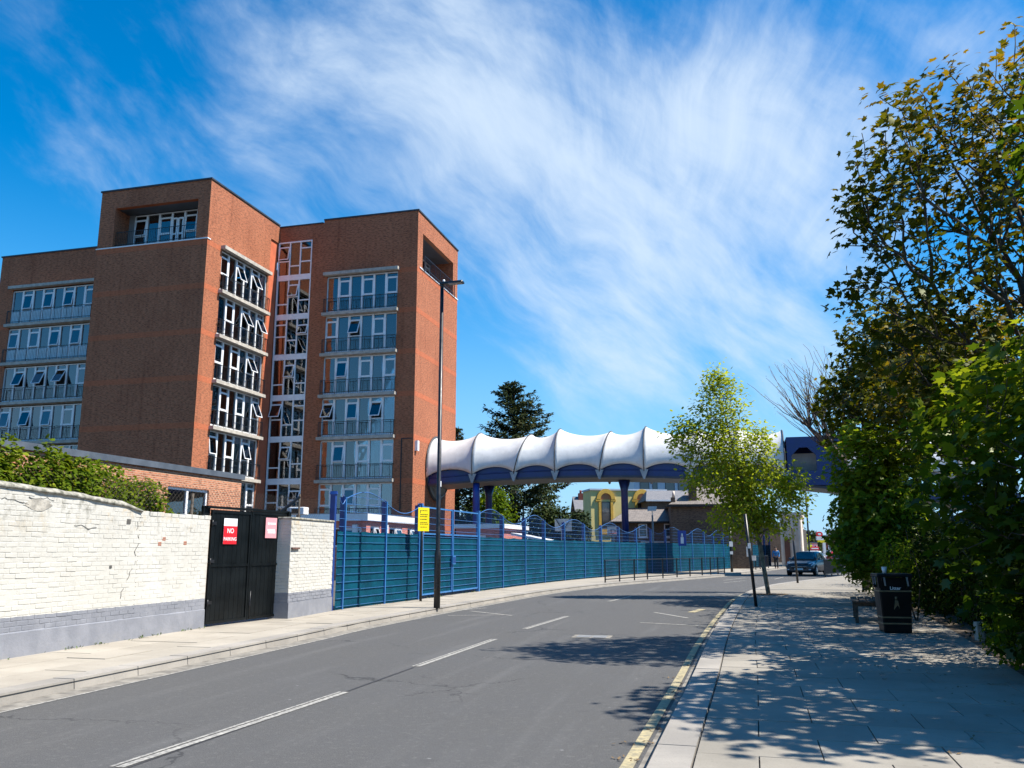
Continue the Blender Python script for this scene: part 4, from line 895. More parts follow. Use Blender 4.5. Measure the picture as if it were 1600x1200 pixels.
bg = thing('blue_gate', 'bright blue framed double mesh gate with central lock behind the lamp post', 'gate', (FC[gi0].x, FC[gi0].y, FZ), math.atan2(FC[gi1].y - FC[gi0].y, FC[gi1].x - FC[gi0].x))
L = (FC[gi1] - FC[gi0]).length
for x in (0, L): mb = MB(); mb.box(x - .055, -.05, 0, x + .055, .08, FH + .12); part('gate_post', mb, M['blue'], bg)
for k in range(2):
    a, b = .09 + k * (L / 2 - .07), L / 2 - .02 + k * (L / 2 - .07); mb = MB()
    for x in (a + .015, b - .06): mb.box(x, -.03, .12, x + .045, .03, FH + .05)
    for z in (.12, 1.97, FH - .01): mb.box(a + .06, -.025, z, b - .06, .025, z + .045)
    lf = part('gate_leaf', mb, M['blue'], bg); mb = MB(); z = .3
    while z < FH - .1: mb.box(a + .06, -.012, z, b - .06, .002, z + .013); z += .2
    n = int((b - a) / .05)
    for j in range(1, n): x = a + (b - a) * j / n; mb.box(x - .0016, .003, .18, x + .0016, .006, FH, 1)
    part('mesh_panel', mb, [M['wire'], M['finewire']], lf)
    mb = MB(); mb.box(a + .06, .02, .15, b - .06, .03, 1.96); part('screen', mb, M['screen'], lf)
mb = MB(); mb.box(L / 2 - .15, -.09, 1.02, L / 2 + .13, -.04, 1.3); mb.box(L / 2 - .11, -.10, 1.06, L / 2 - .03, -.09, 1.26, 1); mb.box(L / 2 + .02, -.10, 1.06, L / 2 + .10, -.09, 1.26, 1); part('lock_box', mb, [M['blue'], M['dkblue']], bg)
# a big blue post where the fence meets the pier
o = thing('blue_post', 'stout deep blue post rising behind the whitewashed pier', 'post', at(515, 940, 21.9) * Vector((1, 1, 0)), rad(70)); mb = MB(); mb.box(-.045, -.07, 0, .045, .07, 3.0); mb.prism([(-.045, -.1, 3.0), (.045, -.1, 3.0), (0, -.1, 3.08)], (0, .2, 0)); part('shaft', mb, M['dkblue'], o)
# street lamp
lp = thing('street_lamp', 'tall black street lamp column with flat lantern on the left pavement', 'street lamp', (-1.96, 22.9, .115), rad(-14))
mb = MB(); mb.tube([(0, 0, 0), (0, 0, 1.38), (0, 0, 1.5), (0, 0, 8.7)], [.085, .085, .058, .050], 14); part('column', mb, M['blackpost'], lp)
mb = MB(); mb.box(-.035, -.09, .5, .035, -.082, 1.05); part('access_door', mb, M['blackpost'], lp)
mb = MB(); mb.tube([(0, 0, 8.7), (0, 0, 8.82)], [.055, .05], 12); mb.hexa([(-.06, -.06, 8.78), (.62, -.13, 8.80), (.62, .13, 8.80), (-.06, .06, 8.78)], [(-.06, -.05, 8.86), (.62, -.10, 8.86), (.62, .10, 8.86), (-.06, .05, 8.86)]); part('lantern', mb, M['blackpost'], lp, bevel=.01)
mb = MB(); mb.box(.2, -.09, 8.785, .58, .09, 8.796); part('lens', mb, M['grey'], lp); mb = MB(); mb.tube([(.05, 0, 8.86), (.05, 0, 8.93)], [.035, .03], 10); part('sensor', mb, M['white'], lp)
mb = MB(); mb.box(.05, -.03, 3.15, .06, .03, 3.3); part('number_tag', mb, M['white'], lp)
# yellow sign
ys = thing('yellow_sign', 'tall yellow notice on a black post in front of the blue gate', 'sign', (-2.70, 25.9, .115), rad(42))
mb = MB(); mb.tube([(0, 0, 0), (0, 0, 2.75)], .04, 10); part('post', mb, M['blackpost'], ys)
mb = MB(); mb.box(-.19, -.055, 2.04, .22, -.045, 2.74); part('plate', mb, M['signyel'], ys, bevel=.003)
mb = MB()
for z, h in ((2.64, .02), (2.52, .025), (2.46, .025), (2.38, .025), (2.29, .02), (2.24, .02), (2.15, .02)):
    x = -.12
    while x < .14: w = random.uniform(.015, .05); mb.box(x, -.057, z, x + w, -.0552, z + h); x += w + .014
mb.box(-.12, -.057, 2.57, -.1, -.0552, 2.65); part('print', mb, M['blackpost'], ys)
# guard rails
def guard(label, pts, gap, solid, h=1.05, group=None):
    o = thing('guard_rail', label, 'railing', (pts[0].x, pts[0].y, .115)); O = pts[0]; acc = 0; last = None; P = [q - O for q in pts]
    picks = [P[0]]
    for a, b in zip(P, P[1:]):
        acc += (b - a).length
        if acc >= gap: picks.append(b); acc = 0
    for q in picks: mb = MB(); mb.box(q.x - .03, q.y - .03, -.02, q.x + .03, q.y + .03, h); part('post', mb, M['blackpost'], o)
    for a, b in zip(picks, picks[1:]):
        mb = MB()
        for z in (h - .03, .14): mb.bar(a + Vector((0, 0, z)), b + Vector((0, 0, z)), .04, .045)
        n = int((b - a).length / (.1 if solid else .12))
        for j in range(1, n): q = a.lerp(b, j / n); r = .009 if solid else .004; mb.box(q.x - r, q.y - r, .14, q.x + r, q.y + r, h - .03)
        part('panel', mb, M['railing'], o)
LG = offset(LK, -.5); guard('long black pedestrian guard rail curving along the left kerb before the blue fence', LG[nearest_i(LG, Vector((4.4, 40.8, 0))):nearest_i(LG, Vector((14.2, 57.5, 0)))], 1.6, False)
guard('far black guard rail in front of the person in blue', LG[nearest_i(LG, Vector((18, 65, 0))):nearest_i(LG, Vector((22.6, 75, 0)))], 2.0, False)
guard('short black barred guard rail by the road edge beside the leafy hedge', [Vector((17.7, 49.3, 0)), Vector((18.7, 51, 0)), Vector((19.7, 52.7, 0)), Vector((20.7, 54.4, 0)), Vector((21.7, 56, 0))], 1.9, True, 1.0)
# slim posts
def slim(label, a, b, r, plates=()):
    o = thing('sign_post', label, 'post', a); mb = MB(); mb.tube([(0, 0, 0), b], r, 10); part('shaft', mb, M['blackpost'], o)
    for z, w, h, m, nm in plates: q = Vector(b) * (z / b[2]); mb = MB(); mb.box(q.x - w / 2, q.y - r - .015, z - h / 2, q.x + w / 2, q.y - r - .003, z + h / 2); part(nm, mb, M[m], o)
slim('leaning black post with a white band beside the young tree', (6.52, 23.45, .115), (-.17, 0, 2.45), .042, ((1.6, .08, .14, 'white', 'sticker'),))
slim('short black post with a narrow dull plate at the kerb corner before the car', (13.15, 40.2, .115), (-.1, 0, 2.5), .05, ((2.2, .1, .55, 'gold', 'plate'),))
slim('black post with white notices near the far end of the blue fence', (15.2, 60.2, .115), (0, 0, 3.1), .09, ((1.9, .25, .35, 'white', 'notice'), (1.3, .2, .2, 'white', 'notice')))
o = thing('blue_sign', 'small bright blue sign with a white symbol fixed on the mesh fence', 'sign', at(1066, 841, 58), rad(-25)); mb = MB(); mb.box(-.27, -.02, -.5, .27, 0, .5); part('plate', mb, M['bluecol'], o)
mb = MB(); mb.tube([(0, -.03, .1), (0, -.03, .32)], [.07, .05], 8); mb.box(-.1, -.03, -.35, .1, -.021, .08); part('symbol', mb, M['white'], o)
for i, (px, py, Y, w, h) in enumerate(((1170, 862, 66, .35, .7), (1177, 872, 67, .4, .35))):
    o = thing('notice_board', ('tall white notice on the far blue fence', 'low white notice on the far blue fence')[i], 'notice', at(px, py, Y - 4), rad(-40)); mb = MB(); mb.box(-w / 2, -.02, -h / 2, w / 2, 0, h / 2); part('plate', mb, M['white'], o)
# basketball hoops and court lamp
def hoop_set(label, x, y, rot, front):
    bw = .42 if front else .48
    o = thing('basketball_hoop', label, 'basketball hoop', (x, y, .05), rot); mb = MB(); mb.box(-bw, 0, 2.6, bw, .03, 2.6 + 1.45 * bw); part('backboard', mb, M['grey'] if not front else M['white'], o)
    mb = MB(); mb.box(-.06, .1 if front else -.4, 0, .06, .22 if front else -.28, 2.9); mb.bar((0, -.02, 2.9), (0, -.3, 2.9), .05) if not front else mb.bar((0, .03, 2.9), (0, .2, 2.9), .05); part('pole', mb, M['grey'], o)
    if front:
        mb = MB()
        for a, b in (((-.17, 2.72), (.17, 2.72)), ((-.17, 2.95), (.17, 2.95))): mb.box(a[0], -.012, a[1], b[0], -.002, a[1] + .05)
        for x in (-.17, .12): mb.box(x, -.012, 2.77, x + .05, -.002, 2.95)
        part('target_square', mb, M['blackpost'], o)
    else:
        mb = MB()
        for s in (-1, 1): mb.bar((0, -.03, 2.62), (s * .42, -.03, 3.27), .05, .04)
        part('back_brace', mb, M['blackpost'], o)
    mb = MB(); s = -1 if front else 1; mb.tube([(.23 * math.cos(rad(a)), s * (.3 + .23 * math.sin(rad(a))), 2.72) for a in range(0, 361, 24)], .02, 5); part('ring', mb, mat('orange_ring', (.5, .1, .03), .5), o)
q = at(880, 823, 49); hoop_set('basketball backboard seen from behind with dark cross braces', q.x, q.y, rad(-12), False)
q = at(958, 832, 62); hoop_set('white basketball backboard facing the road with black target square', q.x, q.y, rad(-8), True)
o = thing('court_lamp', 'pale pole with a white square lamp panel above the blue fence', 'lamp', at(1021, 860, 60) * Vector((1, 1, 0)), rad(-15)); mb = MB(); mb.tube([(0, 0, 0), (0, 0, 4.0)], .06, 8); part('pole', mb, M['grey'], o); mb = MB(); mb.hexa([(-.3, -.3, 4.25), (.3, -.3, 4.25), (.3, .2, 4.55), (-.3, .2, 4.55)], [(-.3, -.33, 4.31), (.3, -.33, 4.31), (.3, .17, 4.61), (-.3, .17, 4.61)]); mb.bar((0, 0, 4.0), (0, 0, 4.4), .06); part('panel', mb, M['white'], o)
# ------------------------------------------------------------------ houses and street beyond
SLATE1, SLATE2 = slatemat('blue_slate', (0.17, 0.17, 0.18), (0.23, 0.22, 0.22)), slatemat('brown_slate', (0.25, 0.215, 0.185), (0.17, 0.145, 0.125))
YEL = mat('yellow_render', (0.72, 0.60, 0.24), 0.85, 0.05, .6, 0.1, 20); ORA = mat('orange_mosaic', (0.60, 0.22, 0.08), 0.7, 0.12, 5); OCH = mat('ochre_trim', (0.60, 0.36, 0.05), 0.7, 0.1, 4)
REDB = brickmat('dark_red_brick', (0.26, 0.06, 0.04), (0.2, 0.045, 0.03), (0.2, 0.1, 0.08), 0.4, 0.2)
CREAM = mat('cream_stucco', (0.68, 0.58, 0.48), 0.8, 0.07, 1.2, 0.1, 20); GREYW = mat('pale_cladding', (0.46, 0.52, 0.58), 0.6, 0.05, .8)
DGL = glassmat('far_window_glass', (0.5, 0.6, 0.7), 0.75, 1.9)
def house(name, label, cat, px, Y, rot=0): p = at(px, 880, Y); return thing(name, label, cat, (p.x, p.y, 0), rot)
def hz(py, Y): return at(800, py, Y).z
def hw(npx, Y): return npx * Y / FPX
def sash(par, x, z, w, h, y=0, frame='upvc', arch=False, mid=True):
    mb = MB(); f = .09
    mb.box(x, y - .04, z, x + f, y + .06, z + h); mb.box(x + w - f, y - .04, z, x + w, y + .06, z + h); mb.box(x + f, y - .04, z, x + w - f, y + .06, z + f); mb.box(x + f, y - .04, z + h - f, x + w - f, y + .06, z + h)
    if mid: mb.box(x + f, y - .03, z + h * .55, x + w - f, y + .06, z + h * .55 + .07)
    mb.box(x - .05, y - .1, z - .1, x + w + .05, y + .05, z - .002)
    wn = part('window', mb, M[frame], par); o = link('pane', dpane_me, wn, (x + f, y - .012, z + f), 0, (w - 2 * f, .01, h - 2 * f)); return wn
dpane_me = MB().box(0, 0, 0, 1, 1, 1).mesh('pane', mat('dark_window_pane', (0.03, 0.04, 0.05), 0.06, 0.1, 2, spec=1.0))
# yellow building
Y = 95; h = house('yellow_building', 'flat topped yellow building with orange round arched windows behind the footbridge', 'building', 925, Y, rad(9.5)); W, H = hw(121, Y), hz(766, Y)
mb = MB(); mb.box(0, 0, 0, W, 3.5, H); part('wall', mb, YEL, h); mb = MB(); mb.box(-.15, -.15, H + .002, W + .15, 3.6, H + .18); part('coping', mb, GREYW, h)
for k, cx in enumerate((hw(23.5, Y), hw(82, Y))):
    z0, z1, wd = hz(824, Y), hz(785, Y), 1.0
    sash(h, cx - wd / 2, z0, wd, z1 - z0 + .1, -.03, 'railing')
    for s in (-1, 1): mb = MB(); mb.box(cx + s * .68 - .14, -.16, z0 - .2, cx + s * .68 + .14, -.002, z1 + .2); part('column', mb, OCH, h)
    mb = MB(); N = 12; ri, ro, zc = .62, 1.05, z1 + .35; vs = [(cx + r * math.cos(math.pi * i / N), y, zc + r * 1.1 * math.sin(math.pi * i / N)) for i in range(N + 1) for r in (ri, ro) for y in (-.2, -.003)]
    fs = []
    for i in range(N): a = i * 4; b = a + 4; fs += [(a, a + 2, b + 2, b), (a + 1, b + 1, b + 3, a + 3), (a + 2, a + 3, b + 3, b + 2), (a, b, b + 1, a + 1)]
    mb.add(vs, fs); mb.box(cx - 1.15, -.18, zc - .22, cx - .58, -.003, zc - .002); mb.box(cx + .58, -.18, zc - .22, cx + 1.15, -.003, zc - .002); part('arch', mb, OCH, h)
    mb = MB(); mb.prism([(cx + ri * math.cos(math.pi * i / N), -.06, zc + ri * 1.1 * math.sin(math.pi * i / N)) for i in range(N + 1)], (0, .055, 0)); part('tympanum', mb, ORA, h)
    mb = MB(); mb.box(cx - .8, -.14, z0 - .75, cx + .8, -.003, z0 - .2); part('apron', mb, OCH, h)
# red brick house
Y = 105; h = house('red_brick_house', 'dark red brick house with slate gable roof and tall chimney left of the yellow building', 'house', 902, Y); W, H = hw(24, Y), hz(800, Y)
mb = MB(); mb.box(0, 0, 0, W, 8, H); part('wall', mb, REDB, h); mb = MB(); mb.prism([(-.2, -.2, H), (W + .2, -.2, H), (W + .2, 4, hz(776, Y)), (-.2, 4, hz(776, Y))], (0, .1, .25)); mb.prism([(-.2, 4, hz(776, Y)), (W + .2, 4, hz(776, Y)), (W + .2, 8.2, H), (-.2, 8.2, H)], (0, 0, .25)); part('roof', mb, SLATE1, h)
mb = MB(); mb.box(.5, 3, H, 1.1, 4, hz(768, Y)); mb.tube([(.8, 3.5, hz(768, Y)), (.8, 3.5, hz(763, Y))], .14, 8); part('chimney', mb, REDB, h); sash(h, .9, hz(812, Y), .8, 1.0, -.01); sash(h, .3, hz(820, Y), .55, 1.1, -.01); sash(h, 1.3, hz(820, Y), .55, 1.1, -.01)
# pale modern block far behind
Y = 135; h = house('modern_block', 'pale blue grey modern block far behind the yellow building', 'building', 994, Y); W, H = hw(190, Y), hz(747, Y)
mb = MB(); mb.box(0, 0, 0, W, 14, H); part('wall', mb, GREYW, h); mb = MB(); mb.box(-.3, -.3, H + .003, W + .3, 14.3, H + .4); part('roof', mb, M['lead'], h)
for k in range(9): sash(h, .9 + k * 2.0, H - 2.8, 1.5 if k != 1 else .8, 2.2, -.01, 'coping', mid=False)
# long slate house
Y = 76; h = house('slate_cottage', 'low dark brick cottage with hipped brown slate roof behind the basketball court', 'house', 957, Y, -rad(3)); W, H, HR = hw(104, Y), hz(815, Y), hz(793, Y)
mb = MB(); mb.box(.3, 0, 0, W, 6, H); part('wall', mb, M['stock'], h)
mb = MB(); mb.add([(-.1, -.3, H), (W + .1, -.3, H), (W + .1, 3, HR), (1.7, 3, HR), (-.1, 6.3, H), (W + .1, 6.3, H)], [(0, 1, 2, 3), (3, 2, 5, 4), (0, 3, 4), (0, 4, 5, 1), (1, 5, 2)]); part('roof', mb, SLATE2, h)
mb = MB(); mb.box(-.1, -.35, H - .14, W + .1, -.28, H + .01); part('gutter', mb, M['railing'], h); mb = MB(); mb.bar((1.6, 3, HR + .03), (W, 3, HR + .03), .25, .14); part('ridge', mb, M['coping'], h)
for x in (hw(41, Y), hw(80, Y)): sash(h, x, H - 1.35, .75 if x < 3 else .8, 1.15, -.01)
mb = MB(); mb.box(2.5, -.12, hz(848, Y), W, -.003, hz(846, Y)); part('white_band', mb, M['white'], h)
# brick house with chimneys
Y = 72; h = house('stock_brick_house', 'old brown stock brick house with slate hip roof and big chimney behind the young tree', 'house', 1051, Y, -rad(8)); W, H = hw(120, Y), hz(789, Y)
mb = MB(); mb.box(0, 0, 0, W, 7, H); part('wall', mb, M['stock'], h)
mb = MB(); mb.add([(-.25, -.3, H), (W + .2, -.3, H + .0), (W + .2, 7.3, H), (-.25, 7.3, H), (3.2, 3.4, H + 2.15), (W - 2.2, 3.4, H + 2.15)], [(0, 1, 5, 4), (1, 2, 5), (2, 3, 4, 5), (3, 0, 4), (0, 3, 2, 1)]); part('roof', mb, SLATE2, h)
mb = MB(); mb.box(-.3, -.38, H - .16, W + .25, -.28, H + .04); part('gutter', mb, M['railing'], h)
mb = MB(); x = hw(29, Y); zt = hz(762, Y); mb.box(x, .3, H, x + .62, 1.1, zt); mb.box(x - .08, .22, zt, x + .7, 1.18, zt + .22); mb.box(x - .02, .28, zt + .22, x + .64, 1.12, zt + .42); part('chimney', mb, M['stock'], h)
mb = MB(); zt = hz(777, Y); mb.box(.05, .1, H, .4, .6, zt); part('chimney', mb, M['stock'], h); mb = MB(); mb.tube([(.28, .35, zt), (.28, .35, hz(767, Y))], [.13, .10], 10); part('chimney_pot', mb, CREAM, h)
# roof behind
Y = 90; h = house('grey_roofed_house', 'house with plain pale grey roof between the yellow building and the brick chimney', 'house', 1013, Y); W, H, HR = hw(110, Y), hz(782, Y), hz(763, Y)
mb = MB(); mb.box(.3, 0, 0, W, 7, H); part('wall', mb, M['stock'], h); mb = MB(); mb.add([(-.1, -.3, H), (W, -.3, H), (W, 3.5, HR), (.6, 3.5, HR), (-.1, 7.3, H), (W, 7.3, H)], [(0, 1, 2, 3), (3, 2, 5, 4), (0, 3, 4), (0, 4, 5, 1), (1, 5, 2)]); part('roof', mb, SLATE1, h); mb = MB(); mb.box(-.1, -.38, H - .1, W, -.28, H + .06); part('gutter', mb, M['white'], h)
# cream building on the far left kerb
Y = 80; h = house('cream_shopfront', 'cream stucco building with pilasters and narrow brown door beyond the blue fence', 'building', 1222, Y, -rad(20)); W, H = 1.85, hz(806, Y)
mb = MB(); mb.box(0, 0, 0, W, 9, H); part('wall', mb, CREAM, h)
for x in (.0, .95, 1.55): mb = MB(); mb.box(x, -.12, 0, x + .2, -.003, H - .2); part('pilaster', mb, CREAM, h)
mb = MB(); mb.box(.32, -.06, 0, .8, -.003, 2.6); part('door', mb, mat('brown_door', (.16, .06, .035), .6), h); mb = MB(); mb.box(-.15, -.2, H + .003, W + .15, 9.1, H + .3); part('cornice', mb, CREAM, h)
Y = 84; h = house('timber_fronted_shop', 'dark timber fronted building with low tan wall next to the cream stucco building', 'building', 1241, Y, -rad(22)); H = hz(826, Y)
mb = MB(); mb.box(0, 0, 0, .9, 7, H); part('wall', mb, M['timber'], h); mb = MB(); mb.box(-.1, -.4, .0, 1.1, -.1, 1.3); part('low_wall', mb, mat('tan_wall', (.45, .33, .2), .85, .1, 3), h)
mb = MB(); mb.prism([(-.1, -.2, H), (1.0, -.2, H), (1.0, 3.5, H + 1.2), (-.1, 3.5, H + 1.2)], (0, .1, .15)); part('roof', mb, SLATE2, h)
def farbox(name, label, cat, px0, px1, py0, py1, Y, m, d=4, extra=None, roof=None):
    h = house(name, label, cat, px0, Y); W, H = hw(px1 - px0, Y), hz(py0, Y); mb = MB(); mb.box(0, 0, 0, W, d, H); part('wall', mb, m, h)
    mb = MB(); mb.box(-.1, -.12, H + .003, W + .1, d + .1, H + .22); part('roof_edge', mb, roof or M['lead'], h)
    if extra: extra(h, W, H)
    return h
def ex1(h, W, H): mb = MB(); mb.box(.3, -.1, 1.2, W - .3, -.003, H - .5); part('panel', mb, M['white'], h)
farbox('hoarding', 'low white panelled building far down the street', 'building', 1246, 1260, 850, 870, 120, M['grey'], 3, ex1)
def ex2(h, W, H):
    mb = MB(); mb.box(0, -.6, H * .58, W, -.003, H * .80); part('fascia', mb, M['red'], h); mb = MB(); mb.box(W * .1, -.64, H * .66, W * .9, -.603, H * .73); part('fascia_stripe', mb, M['white'], h)
    sash(h, W * .1, .5, W * .35, 1.9, -.02); sash(h, W * .55, .5, W * .35, 1.9, -.02)
farbox('brown_terrace', 'plain brown brick terrace wall beyond the far end of the blue fence', 'building', 1140, 1232, 822, 870, 112, M['stock'], 8, None)
farbox('red_fascia_shop', 'distant shop with red and white fascia', 'shop', 1266, 1279, 849, 870, 140, CREAM, 6, ex2)
def ex3(h, W, H):
    for k in range(6):
        for r in range(2): sash(h, .6 + k * W / 6, .8 + r * 2.9, 1.2, 1.7, -.02)
farbox('far_terrace', 'distant dark terrace with white windows at the end of the street', 'building', 1291, 1332, 838, 870, 165, REDB, 8, ex3)
# filling station totem
Y = 105; o = house('totem_sign', 'tall white street totem with red emblem above a yellow band', 'sign', 1285, Y)
mb = MB(); mb.box(.25, 0, 0, .55, .3, hz(848, Y)); part('pillar', mb, M['white'], o); mb = MB(); mb.box(-.35, 0, hz(848, Y) + .002, .6, .3, hz(844, Y)); part('yellow_band', mb, M['signyel'], o)
mb = MB(); mb.box(-.5, 0, hz(844, Y) + .002, .35, .3, hz(838, Y)); part('white_panel', mb, M['white'], o); mb = MB(); zc = hz(834.5, Y)
mb.prism([(-.08 + .42 * math.cos(rad(a)), .1, zc + .3 * math.sin(rad(a))) for a in range(0, 360, 30)], (0, .15, 0)); part('red_emblem', mb, M['red'], o); mb = MB(); mb.prism([(-.08 + .2 * math.cos(rad(a)), .08, zc + .14 * math.sin(rad(a))) for a in range(0, 360, 45)], (0, .02, 0)); part('emblem_centre', mb, M['white'], o)
# far lamp columns
for px, Y, top, lab in ((1266, 70, 735, 'slim tall lamp column above the dark car'), (1262, 190, 829, 'tiny distant lamp column beyond the dark car')):
    p = at(px, 880, Y); o = thing('street_lamp', lab, 'street lamp', (p.x, p.y, 0)); z = hz(top, Y); mb = MB(); mb.tube([(0, 0, 0), (0, 0, 1.5), (0, 0, z)], [.1, .075, .05], 8); part('column', mb, M['blackpost'], o)
    mb = MB(); mb.bar((-.05, 0, z), (.9, 0, z + .08), .2, .08); part('lantern', mb, M['blackpost'], o)
# ------------------------------------------------------------------ cars
CGL = mat('car_glass', (0.02, 0.035, 0.045), 0.08, 0.1, 2, spec=0.6, coat=0.1); LENS = mat('headlamp_lens', (0.62, 0.66, 0.70), 0.12, 0.05, 9, spec=1.0); TAIL = mat('tail_lamp', (0.5, 0.02, 0.02), 0.2, .05, 5); PLATE = mat('number_plate', (0.75, 0.75, 0.73), 0.4, .04, 4)
def car(label, paint, loc, rot, detail=True, group=None, rear_plate=False):
    c = thing('parked_car' if not detail else 'hatchback_car', label, 'car', loc, rot, group); mb = MB(); rings = []
    def ring(y, w, zb, zm, zt, crown): return [Vector((sx * w * k, y, z)) for sx, k, z in ((-1, .86, zb), (-1, 1, zb + .14), (-1, 1, zm), (-1, .93, zt), (-1, .45, zt + crown), (1, .45, zt + crown), (1, .93, zt), (1, 1, zm), (1, 1, zb + .14), (1, .86, zb))]
    for s in ((-2.13, .62, .30, .46, .60, .01), (-2.07, .76, .22, .52, .70, .02), (-1.85, .85, .19, .58, .77, .03), (-1.35, .885, .19, .66, .88, .035), (-.85, .89, .19, .74, .965, .03), (.1, .89, .19, .76, .985, .0), (1.2, .89, .19, .78, 1.0, .0), (1.8, .875, .22, .76, 1.0, .0), (2.05, .82, .27, .72, .95, .0), (2.12, .74, .34, .66, .85, .0)): rings.append(ring(*s))
    mb.loft(rings)
    cab = [(-1.02, .80, .80, .96, .975), (-.62, .81, .70, .97, 1.22), (-.18, .81, .61, .98, 1.44), (.35, .81, .60, .98, 1.50), (1.05, .81, .59, .99, 1.475), (1.55, .80, .57, .99, 1.40), (1.92, .76, .64, .99, 1.12), (2.03, .74, .70, .97, .99)]
    mb.loft([[Vector((-wb, y, zb)), Vector((-(wb * .5 + wt * .5) * 1.015, y, (zb + zt) / 2)), Vector((-wt, y, zt)), Vector((-wt * .5, y, zt + .03)), Vector((wt * .5, y, zt + .03)), Vector((wt, y, zt)), Vector(((wb * .5 + wt * .5) * 1.015, y, (zb + zt) / 2)), Vector((wb, y, zb))] for y, wb, wt, zb, zt in cab])
    part('body', mb, paint, c)
    mb = MB(); mb.add([(-.70, -.995, 1.02), (.70, -.995, 1.02), (.56, -.235, 1.44), (.3, -.245, 1.468), (-.3, -.245, 1.468), (-.56, -.235, 1.44)], [(0, 1, 2, 3, 4, 5)]); o = part('windscreen', mb, CGL, c, fix=False); o.modifiers.new('thick', 'SOLIDIFY').thickness = -.03
    for s in (-1, 1):
        mb = MB(); mb.prism([(s * .822, -.68, 1.03), (s * .822, .42, 1.04), (s * .64, .40, 1.42), (s * .64, -.1, 1.40)], (s * .015, 0, 0)); part('side_window', mb, CGL, c)
        mb = MB(); mb.prism([(s * .822, .50, 1.04), (s * .815, 1.45, 1.06), (s * .62, 1.36, 1.36), (s * .64, .48, 1.42)], (s * .015, 0, 0)); part('side_window', mb, CGL, c)
        mb = MB(); mb.prism([(s * .50, -2.045, .60), (s * .78, -1.98, .62), (s * .865, -1.58, .74), (s * .83, -1.50, .86), (s * .62, -1.88, .77)], (0, -.06, .025)); part('headlight', mb, LENS, c)
        mb = MB(); mb.box(s * .72 - .12, 2.02, .62, s * .72 + .12, 2.13, .95); part('tail_light', mb, TAIL, c)
        mb = MB(); mb.hexa([(s * .86, -.72, .98), (s * 1.02, -.70, 1.0), (s * 1.02, -.58, 1.0), (s * .86, -.58, .98)], [(s * .86, -.70, 1.08), (s * 1.0, -.69, 1.12), (s * 1.0, -.58, 1.12), (s * .86, -.58, 1.10)]); part('wing_mirror', mb, paint, c)
        mb = MB(); mb.box(s * .60 - .13, -2.125, .36, s * .60 + .13, -2.03, .42); part('fog_lamp', mb, LENS, c)
        for y in (-1.33, 1.30):
            mb = MB(); mb.tube([(s * .70, y, .32), (s * .72, y, .32), (s * .90, y, .32), (s * .915, y, .32)], [.29, .32, .32, .28], 20); w = part('wheel', mb, M['rubber'], c)
            mb = MB(); mb.tube([(s * .90, y, .32), (s * .922, y, .32)], [.21, .20], 16)
            for k in range(5): a = rad(72 * k); mb.bar((s * .925, y, .32), (s * .925, y + .2 * math.cos(a), .32 + .2 * math.sin(a)), .05, .02, up=(1, 0, 0))
            part('rim', mb, M['alloy'], w)
            mb = MB(); mb.tube([(s * .87, y, .32), (s * .893, y, .32)], [.385, .385], 20); part('wheel_arch', mb, M['rubber'], c)
    mb = MB(); mb.box(-.46, -2.135, .44, .46, -2.05, .56); mb.box(-.66, -2.105, .24, .66, -2.0, .345); part('grille', mb, M['black'], c)
    mb = MB(); mb.box(-.48, -2.15, .545, .48, -2.10, .57); part('chrome_strip', mb, M['alloy'], c)
    mb = MB(); mb.box(-.26, -2.155, .36, .26, -2.13, .47); part('number_plate', mb, PLATE, c); mb = MB(); mb.box(-.26, 2.10, .60, .26, 2.14, .71); part('number_plate', mb, M['signyel'], c)
    return c
car('dark grey hatchback driving toward the viewer with pale headlights', carpaint('dark_grey_car_paint', (.018, .026, .034)), (19.35, 57.0, 0), -rad(33))
p = at(1272, 880, 84); car('white car half hidden behind the dark grey hatchback', carpaint('white_car_paint', (.7, .71, .72)), (p.x, p.y, 0), -rad(26), False, None)
p = at(1297, 880, 118); car('small silver car far down the street', carpaint('silver_car_paint', (.42, .45, .48)), (p.x, p.y, 0), -rad(24), False)
p = at(1309, 880, 92); car('red car with bright tail lamps at the right end of the street', carpaint('red_car_paint', (.42, .03, .03)), (p.x, p.y, 0), rad(152), False)
p = at(1319, 880, 80); car('black car half behind the hedge at the right end of the street', carpaint('black_car_paint', (.012, .012, .014)), (p.x, p.y, 0), rad(150), False)
# ------------------------------------------------------------------ person in blue
SKIN = mat('skin', (.34, .19, .13), .6, .05, 6); JACK = mat('blue_jacket', (.02, .17, .42), .75, .12, 6, .2, 30); TROU = mat('dark_trousers', (.02, .022, .03), .85, .1, 8); HAIR = mat('dark_hair', (.015, .012, .01), .7, .2, 30)
def skinned(name, V, E, R, m, parent, lev=2, root=0):
    me = bpy.data.meshes.new(name); me.from_pydata(V, E, []); me.materials.append(m); o = link(name, me, parent)
    sk = o.modifiers.new('skin', 'SKIN'); sk.use_smooth_shade = True
    for i, r in enumerate(R): d = me.skin_vertices[0].data[i]; d.radius = (r, r * .9) if isinstance(r, float) else r; d.use_root = i == root
    s = o.modifiers.new('sub', 'SUBSURF'); s.levels = lev; s.render_levels = lev; return o
p = at(1213, 880, 69); per = thing('person', 'person in bright blue jacket and dark trousers walking away by the far rail', 'person', (p.x, p.y, .11), -rad(25))
